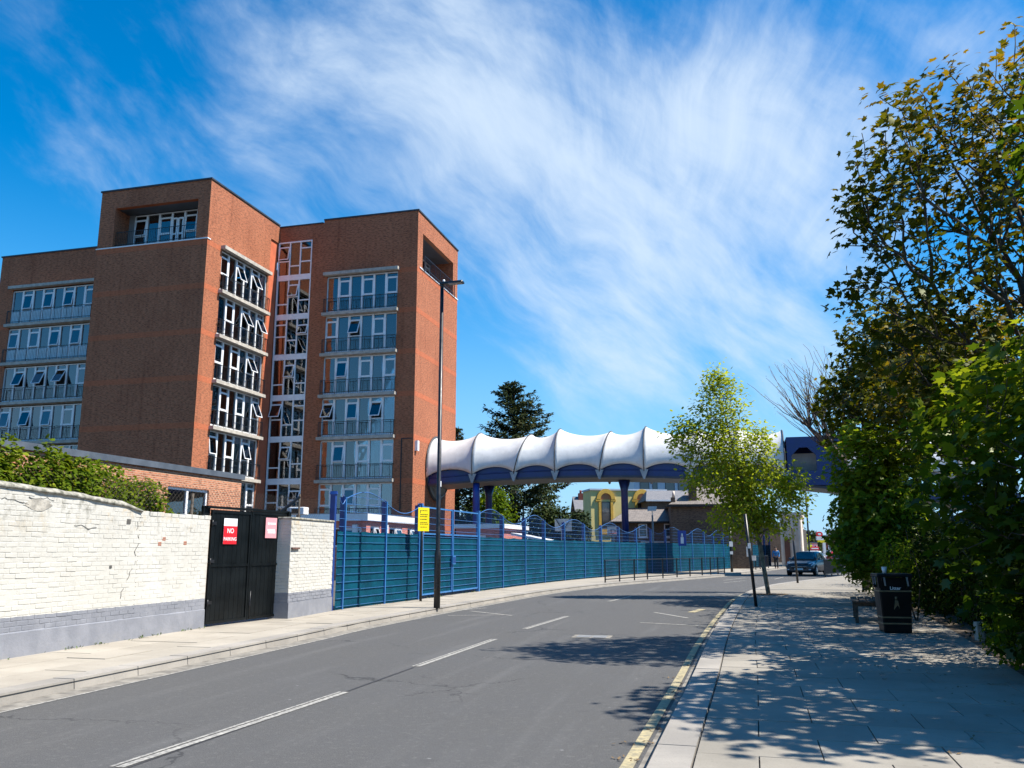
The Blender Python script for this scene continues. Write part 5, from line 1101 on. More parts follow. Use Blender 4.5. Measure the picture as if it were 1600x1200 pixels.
V = [(0, 0, .95), (0, .01, 1.15), (0, .02, 1.38), (0, .0, 1.50), (0, -.01, 1.58), (0, -.01, 1.68), (.19, .02, 1.40), (.25, .03, 1.15), (.24, -.12, .93), (.24, -.17, .85), (-.19, .02, 1.40), (-.25, .06, 1.15), (-.23, .0, .93), (-.23, -.03, .84), (.10, 0, .86), (.11, -.10, .48), (.11, -.06, .09), (.11, -.2, .04), (-.10, 0, .86), (-.11, .08, .48), (-.11, .22, .11), (-.11, .12, .04)]
E_ = [(0, 1), (1, 2), (2, 3), (3, 4), (4, 5), (2, 6), (6, 7), (7, 8), (8, 9), (2, 10), (10, 11), (11, 12), (12, 13), (0, 14), (14, 15), (15, 16), (16, 17), (0, 18), (18, 19), (19, 20), (20, 21)]
R_ = [.14, .135, .15, .06, .095, .09, .065, .048, .038, .04, .065, .048, .038, .04, .09, .065, .042, .04, .09, .065, .042, .04]
skinned('body', V, E_, R_, SKIN, per)
skinned('jacket', [V[i] for i in (0, 1, 2, 6, 7, 8, 10, 11, 12)], [(0, 1), (1, 2), (2, 3), (3, 4), (4, 5), (2, 6), (6, 7), (7, 8)], [.175, .165, .175, .085, .068, .055, .085, .068, .055], JACK, per)
skinned('trousers', [(0, 0, .93)] + [V[i] for i in (14, 15, 16, 18, 19, 20)], [(0, 1), (1, 2), (2, 3), (0, 4), (4, 5), (5, 6)], [.15, .11, .085, .065, .11, .085, .065], TROU, per)
skinned('hair', [(0, .01, 1.63), (0, .015, 1.71), (0, -.01, 1.76)], [(0, 1), (1, 2)], [.095, .105, .07], HAIR, per)
# ------------------------------------------------------------------ bench, litter bin, cup
b = thing('bench', 'weathered timber bench under the hedge just behind the litter bin', 'bench', (7.30, 18.0, .115), -rad(20))
for k in range(4): mb = MB(); mb.box(-.30 + k * .15, 0, .42, -.30 + k * .15 + .13, 1.8, .46); part('seat_slat', mb, M['timber'], b, bevel=.006)
for k in range(2): mb = MB(); mb.box(.33 + k * .03, 0, .62 + k * .16, .36 + k * .03, 1.8, .75 + k * .16); part('back_slat', mb, M['timber'], b, bevel=.006)
for y in (.12, 1.6):
    for x in (-.26, .28): mb = MB(); mb.box(x, y, 0, x + .07, y + .08, .418 if x < 0 else .95); part('leg', mb, M['timber'], b)
    mb = MB(); mb.box(-.26, y + .01, .34, .28, y + .07, .418); part('rail', mb, M['timber'], b)
lb = thing('litter_bin', 'square black litter bin with dull gold bands and the word Litter', 'litter bin', (7.06, 16.25, .115), -rad(12))
mb = MB()
def frus(mb, z0, w0, z1, w1, mi=0): mb.hexa([(-w0, -w0, z0), (w0, -w0, z0), (w0, w0, z0), (-w0, w0, z0)], [(-w1, -w1, z1), (w1, -w1, z1), (w1, w1, z1), (-w1, w1, z1)], mi)
frus(mb, 0, .235, .76, .275); part('body', mb, M['black'], lb, bevel=.02)
mb = MB()
for sx in (-1, 1):
    for sy in (-1, 1): mb.hexa([(sx * .275 - .06 * (sx > 0), sy * .275 - .06 * (sy > 0), .80), (sx * .275 + .06 * (sx < 0), sy * .275 - .06 * (sy > 0), .80), (sx * .275 + .06 * (sx < 0), sy * .275 + .06 * (sy < 0), .80), (sx * .275 - .06 * (sx > 0), sy * .275 + .06 * (sy < 0), .80)], [(sx * .295 - .06 * (sx > 0), sy * .295 - .06 * (sy > 0), 1.0), (sx * .295 + .06 * (sx < 0), sy * .295 - .06 * (sy > 0), 1.0), (sx * .295 + .06 * (sx < 0), sy * .295 + .06 * (sy < 0), 1.0), (sx * .295 - .06 * (sx > 0), sy * .295 + .06 * (sy < 0), 1.0)])
mb.box(-.25, -.25, .762, .25, .25, .80); mb.box(-.21, -.21, .80, .21, .21, .98); part('hood', mb, M['black'], lb)
mb = MB(); frus(mb, 1.0, .31, 1.06, .30); part('lid', mb, M['black'], lb, bevel=.012)
for z, w in ((.16, .252), (.27, .258), (.735, .281)): mb = MB(); frus(mb, z, w, z + .025, w + .001); part('gold_band', mb, M['gold'], lb)
mb = MB()
for x in (-.20, .19): mb.hexa([(x + .02, -.298, .84), (x + .045, -.298, .84), (x + .045, -.286, .84), (x + .02, -.286, .84)], [(x - .0, -.306, 1.0), (x + .03, -.306, 1.0), (x + .03, -.292, 1.0), (x, -.292, 1.0)])
mb.box(-.305, -.1, .86, -.296, -.07, 1.0); mb.box(-.305, .07, .86, -.296, .1, 1.0); part('pale_stripe', mb, M['grey'], lb)
text('lettering', 'Litter', .085, M['upvc'], lb, (0, -.2865, .80), (R90 - .04, 0, 0), .002)
mb = MB(); mb.tube([(0, -.272, .60), (0, -.272, .65)], [.02, .02], 8); mb.prism([(-.02, -.272, .59), (.03, -.272, .58), (.05, -.268, .44), (.02, -.268, .50), (-.05, -.268, .42), (-.03, -.27, .52)], (0, -.006, 0)); part('emblem', mb, M['gold'], lb)
cp = thing('paper_cup', 'white paper cup left standing on the litter bin lid', 'cup', (6.90, 16.15, 1.177)); mb = MB(); mb.tube([(0, 0, 0), (0, 0, .11)], [.033, .046], 18); part('cup', mb, M['white'], cp); mb = MB(); mb.tube([(0, 0, .11), (0, 0, .118)], [.049, .049], 18); part('rim', mb, M['white'], cp)
# ------------------------------------------------------------------ trees and bushes
def lmesh(kind):
    if kind == 'maple':
        pts = [(0, 0)]
        for a, r in ((-118, .42), (-100, .62), (-80, .44), (-55, .88), (-28, .52), (0, 1.0), (28, .52), (55, .88), (80, .44), (100, .62), (118, .42)): pts.append((r * math.sin(rad(a)), .28 + r * .72 * math.cos(rad(a))))
        V = np.array([(0, .26, .03)] + [(x * .95, y, -.14 * (x * x) - .10 * max(0, y - .3) ** 2) for x, y in pts]); n = len(pts)
        F = np.array([(0, i, i + 1) for i in range(1, n)] + [(0, n, 1)])
    elif kind == 'oval':
        V = np.array([(0, 0, 0), (.27, .28, -.05), (.25, .68, -.06), (0, 1, -.08), (-.25, .68, -.06), (-.27, .28, -.05), (0, .5, .03)]); F = np.array([(6, i, (i + 1) % 6) for i in range(6)])
    else:  # spray: flat conifer or far leaf clump, two small blades
        V = np.array([(0, 0, 0), (.22, .5, 0), (0, 1, -.1), (-.22, .5, 0)]); F = np.array([(0, 1, 2), (0, 2, 3)])
    return V, F
def unit(a): return a / np.maximum(1e-9, np.linalg.norm(a, axis=-1, keepdims=True))
def frames(nrm, head):
    z = unit(nrm); y = unit(head - z * np.sum(head * z, 1, keepdims=True)); x = np.cross(y, z); return np.stack([x, y, z], 2)
def scatter(name, kind, pos, nrm, head, size, tint, m, parent, singles=0, maxr=None):
    """leaves as real faces; the nearest `singles` of them as objects of their own"""
    V, F = lmesh(kind); Fr = frames(nrm, head); n = len(pos)
    keep = np.ones(n, bool)
    if singles:
        d = np.linalg.norm(pos + np.array(parent.location) - np.array([0, 0, EYE]), axis=1) / size
        pp = pos + np.array(parent.location); u = pp[:, 0] / np.maximum(.1, pp[:, 1]); d[(u > .62) | (pp[:, 1] < 3)] = 1e9
        order = np.argsort(d)[:singles]; keep[order] = False; mes = []
        for t in range(5):
            mes.append(rawmesh('leaf', V, F, m, np.full(len(V), .2 + .15 * t)))
        for i in order:
            o = bpy.data.objects.new('leaf', mes[min(4, max(0, int((tint[i] - .12) / .15)))]); COL.objects.link(o); o.parent = parent
            R = Matrix([[*Fr[i][r], pos[i][r]] for r in range(3)] + [[0, 0, 0, 1]]); o.matrix_local = R @ Matrix.Scale(size[i], 4)
    pos, Fr, size, tint = pos[keep], Fr[keep], size[keep], tint[keep]; n = len(pos)
    P = np.einsum('nij,vj->nvi', Fr, V) * size[:, None, None] + pos[:, None, :]
    FF = (F[None] + (np.arange(n) * len(V))[:, None, None]).reshape(-1, 3)
    o = link(name, rawmesh(name, P.reshape(-1, 3), FF, m, np.repeat(tint, len(V))), parent); o['kind'] = 'stuff'; return o
def in_ell(n, ells, shell=.0, rng=RNG):
    """points inside a union of ellipsoids (cx, cy, cz, rx, ry, rz)"""
    vol = np.array([e[3] * e[4] * e[5] for e in ells]); out = []
    for e, k in zip(ells, np.maximum(1, (n * vol / vol.sum()).astype(int))):
        d = unit(rng.normal(size=(k, 3))); r = rng.random(k) ** (1 / (3 + shell)); out.append(np.array(e[:3]) + d * r[:, None] * np.array(e[3:6]))
    return np.concatenate(out)
def grow(base, trunk, pts, bf=.45, up=.0):
    """balanced spanning tree from the trunk through scattered crown points"""
    N = [np.array(q, float) for q in trunk]; par = [-1] + list(range(len(trunk) - 1)); plen = [0.0]
    for a, b in zip(N, N[1:]): plen.append(plen[-1] + np.linalg.norm(b - a))
    P = np.array(pts); todo = np.ones(len(P), bool); NN = np.array(N); cost = np.full(len(P), 1e9); who = np.zeros(len(P), int)
    start = max(0, len(trunk) // 3)
    for j in range(start, len(N)):
        dv = P - N[j]; c = np.linalg.norm(dv, axis=1) + bf * plen[j] + up * np.maximum(0, -dv[:, 2]); b = c < cost; cost[b] = c[b]; who[b] = j
    for _ in range(len(P)):
        k = int(np.argmin(np.where(todo, cost, 1e18))); todo[k] = False; j = who[k]; idx = len(N); N.append(P[k]); par.append(j); plen.append(plen[j] + np.linalg.norm(P[k] - N[j]))
        dv = P - P[k]; c = np.linalg.norm(dv, axis=1) + bf * plen[idx] + up * np.maximum(0, -dv[:, 2]); b = todo & (c < cost); cost[b] = c[b]; who[b] = idx
    return np.array(N), par
def branches(N, par, tip, rmax, power=2.2, bend=.06, rng=RNG):
    n = len(N); ch = [[] for _ in range(n)]
    for i, p in enumerate(par):
        if p >= 0: ch[p].append(i)
    r = np.zeros(n)
    for i in range(n - 1, -1, -1): r[i] = tip if not ch[i] else sum(r[c] ** power for c in ch[i]) ** (1 / power)
    if r[0] > rmax: r = tip + (r - tip) * (rmax - tip) / (r[0] - tip)
    return r, ch
def wood(name, N, par, r, m, parent, bend=.05, rng=RNG, rmin=0.0, trunk=0):
    Vs, Fs, off = [], [], 0
    for i, p in enumerate(par):
        if p < 0 or r[i] < rmin: continue
        a, b = N[p], N[i]; L = np.linalg.norm(b - a)
        if L < 1e-4: continue
        k = 3 if r[i] < .012 else 5 if r[i] < .05 else 8; seg = 2 if L > .35 and i >= trunk else 1
        rp = min(r[p], r[i] * 1.45 + .004); mid = (a + b) / 2 + rng.normal(size=3) * bend * L; pts = [a, mid, b] if seg == 2 else [a, b]
        d = (b - a) / L; u = np.array([0, 0, 1.]) if abs(d[2]) < .9 else np.array([1., 0, 0]); x = np.cross(d, u); x /= np.linalg.norm(x); y = np.cross(x, d); ang = np.arange(k) * 2 * np.pi / k
        for s, q in enumerate(pts): rr = rp + (r[i] - rp) * s / (len(pts) - 1); Vs.append(q + (np.outer(np.cos(ang), x) + np.outer(np.sin(ang), y)) * rr)
        for s in range(len(pts) - 1):
            for j in range(k): Fs.append((off + s * k + j, off + s * k + (j + 1) % k, off + (s + 1) * k + (j + 1) % k, off + (s + 1) * k + j))
        off += k * len(pts)
    return link(name, rawmesh(name, np.concatenate(Vs), np.array(Fs), m, None, True), parent)
def leafset(N, r, tips, per, sig, size, rng, up=.7, out=.35, droop=.3, cen=None):
    """leaf positions and poses round the twig nodes"""
    idx = np.repeat(np.array(tips), per); k = len(idx); off = rng.normal(size=(k, 3)) * sig; pos = N[idx] + off
    c = N.mean(0) if cen is None else np.array(cen); o = unit(pos - c)
    nrm = np.array([0, 0, up]) + o * out + rng.normal(size=(k, 3)) * .42; head = unit(o * .6 + off / sig * .35 + rng.normal(size=(k, 3)) * .5 + np.array([0, 0, -droop]))
    return pos, nrm, head, size * rng.uniform(.65, 1.25, k)
def tree(name, label, cat, base, trunk, ells, npts, tipr, rmax, lm, kind, per, sig, size, bark, tintf=None, shell=0., bf=.45, up=.0, group=None, singles=0, seed=1, frac=.6, rmin=0., droop=.3, upn=.7):
    rng = np.random.default_rng(seed); base = np.array(base, float); t = thing(name, label, cat, tuple(base), 0, group)
    P = in_ell(npts, ells, shell, rng); P = P[P[:, 2] > .15]
    N, par = grow(None, trunk, P, bf, up); r, ch = branches(N, par, tipr, rmax)
    k = len(trunk); wt = [i < k for i in range(len(N))]
    wood('trunk', N[:k], par[:k], np.maximum(r[:k], tipr), bark, t, rng=rng, trunk=k)
    o = wood('branches', N, [p if i >= k else -1 for i, p in enumerate(par)], r, bark, t, rng=rng, rmin=rmin); o['kind'] = 'stuff'
    tips = [i for i in range(k, len(N)) if r[i] < tipr * 2.2 + .0 and rng.random() < 1]
    pos, nrm, head, sz = leafset(N, r, tips, per, sig, size, rng, upn, .35, droop)
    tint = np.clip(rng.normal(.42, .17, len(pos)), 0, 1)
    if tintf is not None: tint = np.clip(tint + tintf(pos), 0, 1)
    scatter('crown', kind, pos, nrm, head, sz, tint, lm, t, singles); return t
LM = {'maple': leafmat('sycamore_leaf', (.028, .036, .005), (.070, .080, .009), (.26, .17, .014), .45, .012, .5), 'lime': leafmat('young_plane_leaf', (.15, .205, .02), (.29, .36, .035), (.40, .45, .07), .55, .012, .5),
      'bush': leafmat('light_green_leaf', (.045, .085, .008), (.11, .18, .014), (.30, .37, .03), .56, .012, .5), 'ivy': leafmat('ivy_leaf', (.008, .018, .003), (.020, .038, .005), (.06, .08, .01), .25, .012, .5),
      'laurel': leafmat('glossy_wall_shrub_leaf', (.026, .050, .006), (.095, .145, .010), (.27, .31, .028), .35, .02, .4), 'conifer': leafmat('cedar_foliage', (.014, .026, .014), (.030, .048, .022), (.085, .082, .030), .15, .04, .6),
      'mass': leafmat('dark_tree_leaf', (.014, .028, .010), (.035, .055, .016), (.10, .11, .03), .3, .05, .5), 'near': leafmat('broad_sycamore_leaf', (.022, .046, .006), (.050, .09, .009), (.22, .28, .022), .56, .015, .45)}
V3 = lambda *a: np.array(a, float)
# tall maple overhanging from the right, bronze young leaves at its top
B = V3(9.3, 14.2, .1)
def E(px, py, Y, rx, ry, rz, B): q = at(px, py, Y); return (q.x - B[0], q.y - B[1], q.z - B[2], rx, ry, rz)
ells = [E(1480, 300, 13.6, 1.35, 1.9, 2.1, B), E(1590, 230, 13.8, 1.3, 1.9, 2.1, B), E(1400, 400, 13.2, .95, 1.5, 1.45, B), E(1700, 300, 14.5, 2.0, 2.2, 2.6, B), E(1440, 540, 13.4, 1.15, 1.5, 1.0, B), E(1600, 520, 13.6, 1.9, 1.8, 1.5, B), E(1850, 350, 15, 2.2, 2.4, 2.6, B), E(1385, 300, 13.5, .7, 1.3, .95, B), E(1430, 220, 13.6, .7, 1.1, .75, B), E(1345, 400, 13.3, .5, 1.0, .75, B), E(1362, 262, 13.4, .5, 1.1, .75, B), E(1402, 195, 13.5, .5, 1.0, .6, B), E(1450, 152, 13.6, .5, .9, .6, B), E(1336, 335, 13.3, .4, .9, .7, B), E(1500, 150, 13.6, .32, .5, .75, B), E(1570, 120, 13.6, .34, .6, .85, B), E(1440, 200, 13.6, .3, .5, .7, B), E(1330, 480, 13.0, .25, .4, .12, B)]
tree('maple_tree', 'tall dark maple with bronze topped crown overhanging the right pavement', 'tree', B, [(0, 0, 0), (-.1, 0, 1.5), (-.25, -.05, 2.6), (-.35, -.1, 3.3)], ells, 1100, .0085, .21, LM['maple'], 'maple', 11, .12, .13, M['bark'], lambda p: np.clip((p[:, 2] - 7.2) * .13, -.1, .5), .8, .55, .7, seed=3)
# second maple further back
B = V3(12.4, 25.5, .1)
tree('maple_tree', 'further maple rising behind the pale green bush on the right', 'tree', B, [(0, 0, 0), (-.1, 0, 2), (-.3, 0, 3.6)], [(-.8, 0, 6.2, 1.9, 1.9, 2.2), (-.5, .4, 7.8, 1.5, 1.6, 1.6), (.8, .3, 6.5, 1.6, 1.6, 2.5), (-.6, -3.0, 5.8, 1.7, 1.9, 1.6), (-.3, 3.0, 6.3, 1.7, 1.9, 1.6)], 700, .008, .15, LM['maple'], 'maple', 14, .22, .17, M['bark'], lambda p: np.clip((p[:, 2] - 7.5) * .08, -.1, .3), .6, .55, .5, seed=5)
B = V3(11.0, 19.6, .1)
tree('maple_tree', 'middle maple leaning over the pavement above the bench and litter bin', 'tree', B, [(0, 0, 0), (-.1, 0, 1.6), (-.4, 0, 3.0)], [(-.8, .2, 5.0, 1.6, 2.4, 1.5), (-1.5, -1.6, 5.8, 1.3, 1.7, 1.1), (-.7, 2.0, 5.6, 1.2, 1.6, 1.2), (.9, 0, 5.6, 1.9, 2.4, 1.7)], 380, .008, .16, LM['maple'], 'maple', 14, .16, .14, M['bark'], lambda p: np.clip((p[:, 2] - 4.5) * .12, -.1, .35), .6, .55, .5, seed=17)
# young plane tree in the pavement
B = V3(8.72, 29.75, .1)
def E2(px, py, rx, rz): q = at(px, py, 29.7); return (q.x - B[0], q.y - B[1], q.z - B[2], rx, rx * .95, rz)
ells = [E2(1128, 640, .9, 1.3), E2(1088, 690, 1.0, .75), E2(1155, 700, 1.2, .95), E2(1130, 745, 1.3, .75), E2(1190, 775, 1.2, .85), E2(1158, 810, 1.15, .7), E2(1120, 595, .45, .6), E2(1065, 668, .45, .35), E2(1225, 745, .75, .55), E2(1205, 815, .85, .5), E2(1240, 790, .55, .5)]
def tw(px, py): q = at(px, py, 29.7); return (q.x - B[0], q.y - B[1], q.z - B[2])
tree('young_plane_tree', 'young plane tree with airy yellow green leaves on a leaning pavement trunk', 'tree', B, [(0, 0, 0), tw(1194, 890), tw(1186, 845), tw(1175, 800), tw(1160, 755), tw(1145, 700), tw(1128, 630)], ells, 1050, .005, .125, LM['lime'], 'oval', 15, .16, .135, M['barkpale'], lambda p: (p[:, 2] - 5) * .03, .5, .35, .3, seed=8)
mb = MB(); mb.add([(.75 * math.cos(rad(a)) * random.uniform(.8, 1.1), .6 * math.sin(rad(a)) * random.uniform(.8, 1.1), .004) for a in range(0, 360, 30)], [tuple(range(12))])
o = link('tree_pit_soil', mb.mesh('tree_pit_soil', M['soil'], False), None, (8.75, 29.75, .123)); struct(o)
# pale green bushy sapling on the right
B = V3(11.1, 24.0, .1)
def E3(px, py, Y, rx, rz): q = at(px, py, Y); return (q.x - B[0], q.y - B[1], q.z - B[2], rx, rx, rz)
tree('green_sapling', 'dense light green sapling bush between the bare tree and the dark hedge', 'bush', B, [(0, 0, 0), (-.1, 0, 1), (-.2, 0, 2)], [E3(1345, 730, 24, .85, 1.0), E3(1375, 790, 24, 1.1, 1.0), E3(1345, 815, 24, .7, .9), E3(1405, 740, 24, .75, .9), E3(1355, 860, 24, 1.0, .7), E3(1415, 690, 24, .45, .7), E3(1350, 690, 24, .45, .6)], 620, .006, .06, LM['bush'], 'maple', 16, .14, .15, M['bark'], lambda p: (p[:, 2] - 1.2) * .12, 1.5, .4, .2, seed=12)
# bare twiggy tree behind it
B = V3(13.4, 33.0, .1); rng = np.random.default_rng(4); t = thing('bare_tree', 'pollarded tree with bare reddish twigs just coming into bud', 'tree', tuple(B)); tr = [(0, 0, 0), (-.1, 0, 2), (-.3, 0, 4.2), (-.5, 0, 4.9)]
heads = [at(px, py, 33) - Vector(B) for px, py in ((1265, 668), (1285, 655), (1300, 690), (1318, 640), (1335, 665), (1290, 700))]; N = [np.array(q, float) for q in tr]; par = [-1, 0, 1, 2]; rr = [.2, .17, .14, .12]
for h in heads:
    N.append(np.array(h)); par.append(random.choice((2, 3))); rr.append(.07); hi = len(N) - 1
    for _ in range(26):
        a = rng.uniform(-1.0, .75); L = rng.uniform(1.2, 3.1); d = unit(np.array([[math.sin(a) * .9 - .12, rng.normal() * .35, math.cos(a)]]))[0]; q = N[hi]; j = hi
        for s in range(4): q = q + d * L / 4; d = unit((d + rng.normal(size=3) * .07 + np.array([0, 0, .06]))[None])[0]; N.append(q); par.append(j); rr.append(.016 - .003 * s); j = len(N) - 1
N = np.array(N); rr = np.array(rr); wood('trunk', N[:4], par[:4], rr[:4], M['bark'], t, rng=rng); wood('branches', N, [p if i > 3 else -1 for i, p in enumerate(par)], rr, M['twig'], t, rng=rng)['kind'] = 'stuff'
tips = [i for i in range(len(N)) if rr[i] < .014]; pos, nrm, head, sz = leafset(N, rr, tips, 2, .05, .06, rng); scatter('buds', 'spray', pos, nrm, head, sz, np.clip(rng.normal(.6, .2, len(pos)), 0, 1), LM['lime'], t)
# broad leaved sycamore bush close on the right; its largest leaves are single objects
B = V3(7.6, 10.8, .1)
def E4(px, py, Y, rx, ry, rz): q = at(px, py, Y); return (q.x - B[0], q.y - B[1], q.z - B[2], rx, ry, rz)
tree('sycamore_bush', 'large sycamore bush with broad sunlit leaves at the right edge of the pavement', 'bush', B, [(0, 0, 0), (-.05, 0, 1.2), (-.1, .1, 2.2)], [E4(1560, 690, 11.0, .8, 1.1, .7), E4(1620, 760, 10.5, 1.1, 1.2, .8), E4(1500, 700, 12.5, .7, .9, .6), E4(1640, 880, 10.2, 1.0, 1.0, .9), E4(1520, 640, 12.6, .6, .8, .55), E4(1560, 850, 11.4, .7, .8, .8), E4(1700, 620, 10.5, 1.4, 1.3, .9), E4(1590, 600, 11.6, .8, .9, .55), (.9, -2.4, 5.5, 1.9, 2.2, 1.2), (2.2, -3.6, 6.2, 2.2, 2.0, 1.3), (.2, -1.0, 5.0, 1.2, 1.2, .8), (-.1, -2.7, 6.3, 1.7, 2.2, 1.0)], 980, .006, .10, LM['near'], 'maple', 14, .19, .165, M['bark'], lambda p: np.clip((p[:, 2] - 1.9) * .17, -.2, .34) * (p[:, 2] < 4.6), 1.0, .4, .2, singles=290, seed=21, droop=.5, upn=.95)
# ivy and shrubs along the foot of the fence
def bush(label, B, ells, n, size, lm, kind='oval', seed=1, name='ivy_bush', group=None, tint0=.35, grad=.0, core=True):
    rng = np.random.default_rng(seed); t = thing(name, label, 'bush', B, 0, group); P = []; O = []
    vol = np.array([(e[3] * e[4] + e[3] * e[5] + e[4] * e[5]) for e in ells])
    for e, k in zip(ells, (n * vol / vol.sum()).astype(int)):
        d = unit(rng.normal(size=(k, 3))); lump = 1 + .16 * np.sin(d[:, 0] * 5 + e[0] * 3) * np.sin(d[:, 2] * 6 + seed) + .10 * np.sin(d[:, 1] * 9 + seed)
        r = lump * (1 - .42 * rng.random(k) ** 1.6); P.append(np.array(e[:3]) + d * r[:, None] * np.array(e[3:6])); O.append(d)
    P, O = np.concatenate(P), np.concatenate(O); ok = P[:, 2] > .02; P, O = P[ok], O[ok]; k = len(P)
    nrm = O * .7 + np.array([0, 0, .5]) + rng.normal(size=(k, 3)) * .45; head = O * .3 + rng.normal(size=(k, 3)) * .7 + np.array([0, 0, -.25])
    scatter('foliage', kind, P, nrm, head, size * rng.uniform(.6, 1.3, k), np.clip(rng.normal(tint0, .17, k) + grad * P[:, 2], 0, 1), lm, t)
    mb = MB(); rng2 = random.Random(seed)
    for e in ells:
        for _ in range(5): a = (e[0] + rng2.uniform(-.3, .3), e[1] + rng2.uniform(-.3, .3), 0); b = (e[0] + rng2.uniform(-.7, .7) * e[3], e[1] + rng2.uniform(-.7, .7) * e[4], e[2] + rng2.uniform(0, .85) * e[5]); mid = Vector(a).lerp(Vector(b), .5) + Vector((rng2.uniform(-.15, .15), rng2.uniform(-.15, .15), .1)); mb.tube([a, mid, b], [.018, .013, .006], 5)
    part('stems', mb, M['bark'], t)['kind'] = 'stuff'; return t
HB = [((6.6, 9.2, .1), 'lowest dark shrub spilling over the near right corner of the pavement', 1.0, 1.3, 1.0), ((7.5, 12.0, .1), 'dark ivy bush under the broad sycamore leaves', 1.0, 1.5, 1.7), ((8.7, 14.9, .1), 'dark ivy bush standing right behind the litter bin', 1.1, 1.3, 2.2), ((9.7, 18.2, .1), 'dark ivy bush behind the timber bench', 1.2, 1.6, 2.3), ((10.7, 21.6, .1), 'dark leafy bush beyond the timber bench', 1.3, 1.7, 2.0), ((12.0, 25.2, .1), 'dark leafy bush below the light green sapling', 1.5, 2.0, 2.3), ((13.0, 29.6, .1), 'dark bush below the bare twiggy tree', 1.5, 2.2, 2.4), ((16.6, 36.3, .1), 'tall dark bush at the far end of the hedge by the barred rail', 1.9, 3.2, 3.0)]
for i, (b, lab, rx, ry, h) in enumerate(HB):
    e = [(0, 0, h * .5, rx, ry, h * .62), (-.25 * rx, -.4 * ry, h * .38, rx * .8, ry * .7, h * .5), (.2, .4 * ry, h * .62, rx * .85, ry * .6, h * .55)]
    bush(lab, b, e, 4200 if i < 4 else 3600, .085 if i < 4 else .12, LM['ivy'] if i < 5 else LM['mass'], 'oval', 40 + i, group='bushes along the right pavement', tint0=.38 if i else .5)
bush('small brighter shrub low at the right edge with yellow green tips', (6.55, 11.3, .1), [(0, 0, .55, .42, .6, .5)], 1100, .075, LM['bush'], 'oval', 61, 'low_shrub', None, .3)
bush('small sunlit pale shrub rising just behind the litter bin', (8.4, 19.0, .1), [(0, 0, 1.35, .42, .5, .5)], 700, .085, LM['bush'], 'oval', 62, 'low_shrub', None, .5)
# deep blue fence hidden behind the hedge
o = thing('blue_hedge_fence', 'deep blue boarded fence mostly hidden behind the right hand hedge', 'fence', (0, 0, 0)); hc = offset(HEDGE, 2.35); a0, a1 = nearest_i(hc, Vector((7.2, 6, 0))), nearest_i(hc, Vector((19, 40, 0)))
for i in range(a0, a1 - 4, 5):
    a, b = hc[i], hc[i + 5]; d = (b - a); ang = math.atan2(d.y, d.x); mb = MB(); mb.box(.05, 0, .1, d.length - .05, .03, 2.55); part('screen', mb, M['screen'], o, (a.x, a.y, .1), ang)
    mb = MB(); mb.box(-.04, -.03, 0, .04, .06, 2.75); part('post', mb, M['dkblue'], o, (a.x, a.y, .1), ang)
mb = MB(); mb.box(0, 0, 0, .12, .12, .32); o = thing('concrete_stub', 'small grey concrete stub at the foot of the ivy beside the litter bin', 'post', (7.75, 14.7, .1)); part('shaft', mb, M['concrete'], o, bevel=.01)
# shrubs growing above the painted wall
def wl(x, y): q = WO + wx * x; n = Vector((-wx.y, wx.x, 0)); return q + n * y
def wbush(label, x0, x1, hts, n, seed, tint, size=.098):
    c = wl((x0 + x1) / 2, 1.4); ells = []; k = len(hts)
    for i, h in enumerate(hts): q = wl(x0 + (x1 - x0) * (i + .5) / k, 1.4 + .2 * math.sin(i * 2.1)) - c; ells.append((q.x, q.y, h * .56, (x1 - x0) / k * .92, .75, h * .45))
    bush(label, (c.x, c.y, .1), ells, n, size, LM['laurel'], 'oval', seed, 'wall_shrub', 'shrubs above the painted wall', tint, .04)
wbush('thin straggly shrub with brown stems over the left end of the painted wall', -2.6, .35, (2.85, 2.8, 2.92), 17000, 71, .42, .10)
wbush('tall rounded shrub in the middle above the painted wall', .3, 2.2, (2.98, 3.15, 3.08), 24000, 72, .42, .10)
wbush('dense glossy shrub at the right end above the painted wall by the white window', 2.1, 4.9, (3.05, 3.08, 2.85), 26000, 73, .40, .10)
# cedar and dark trees behind the footbridge
def conifer(label, px, Y, ztop, w, seed, n=60, zb=3):
    rng = np.random.default_rng(seed); p = at(px, 870, Y); t = thing('cedar_tree', label, 'tree', (p.x, p.y, 0)); mb = MB(); mb.tube([(0, 0, 0), (0, 0, ztop * .5), (.1, 0, ztop)], [.45, .28, .04], 8); part('trunk', mb, M['bark'], t)
    mb = MB(); P, Nn, Hh = [], [], []
    for i in range(n):
        f = (i + rng.random()) / n; z = zb + (ztop - .3 - zb) * f; L = (w * (1 - f) ** .75 + .35) * rng.uniform(.55, 1.15); a = rng.uniform(0, 2 * math.pi); d = np.array([math.cos(a), math.sin(a), rng.uniform(.15, .6)]); b0 = np.array([0, 0, z]); pts = [b0 + d * L * s + np.array([0, 0, -.10 * L * s * s + .1 * L * s]) for s in (0, .35, .7, 1)]
        mb.tube(pts, [.06, .045, .03, .012], 4)
        for s in np.linspace(.25, 1.05, int(5 + L * 6)):
            q = b0 + d * L * s; k = 7; P.append(q + rng.normal(size=(k, 3)) * np.array([.25, .25, .09]) * (1.15 - .4 * s)); Nn.append(np.array([0, 0, 1.]) + rng.normal(size=(k, 3)) * .5); Hh.append(d + rng.normal(size=(k, 3)) * .8)
    part('branches', mb, M['bark'], t)['kind'] = 'stuff'; P, Nn, Hh = map(np.concatenate, (P, Nn, Hh)); k = len(P)
    scatter('foliage', 'spray', P, Nn, Hh, rng.uniform(.22, .5, k), np.clip(rng.normal(.4, .22, k) + .18 * (P[:, 0] > .5), 0, 1), LM['conifer'], t)
conifer('tall ragged cedar rising above the white footbridge canopy', 802, 84, 18.3, 6.2, 31, 125, 5)
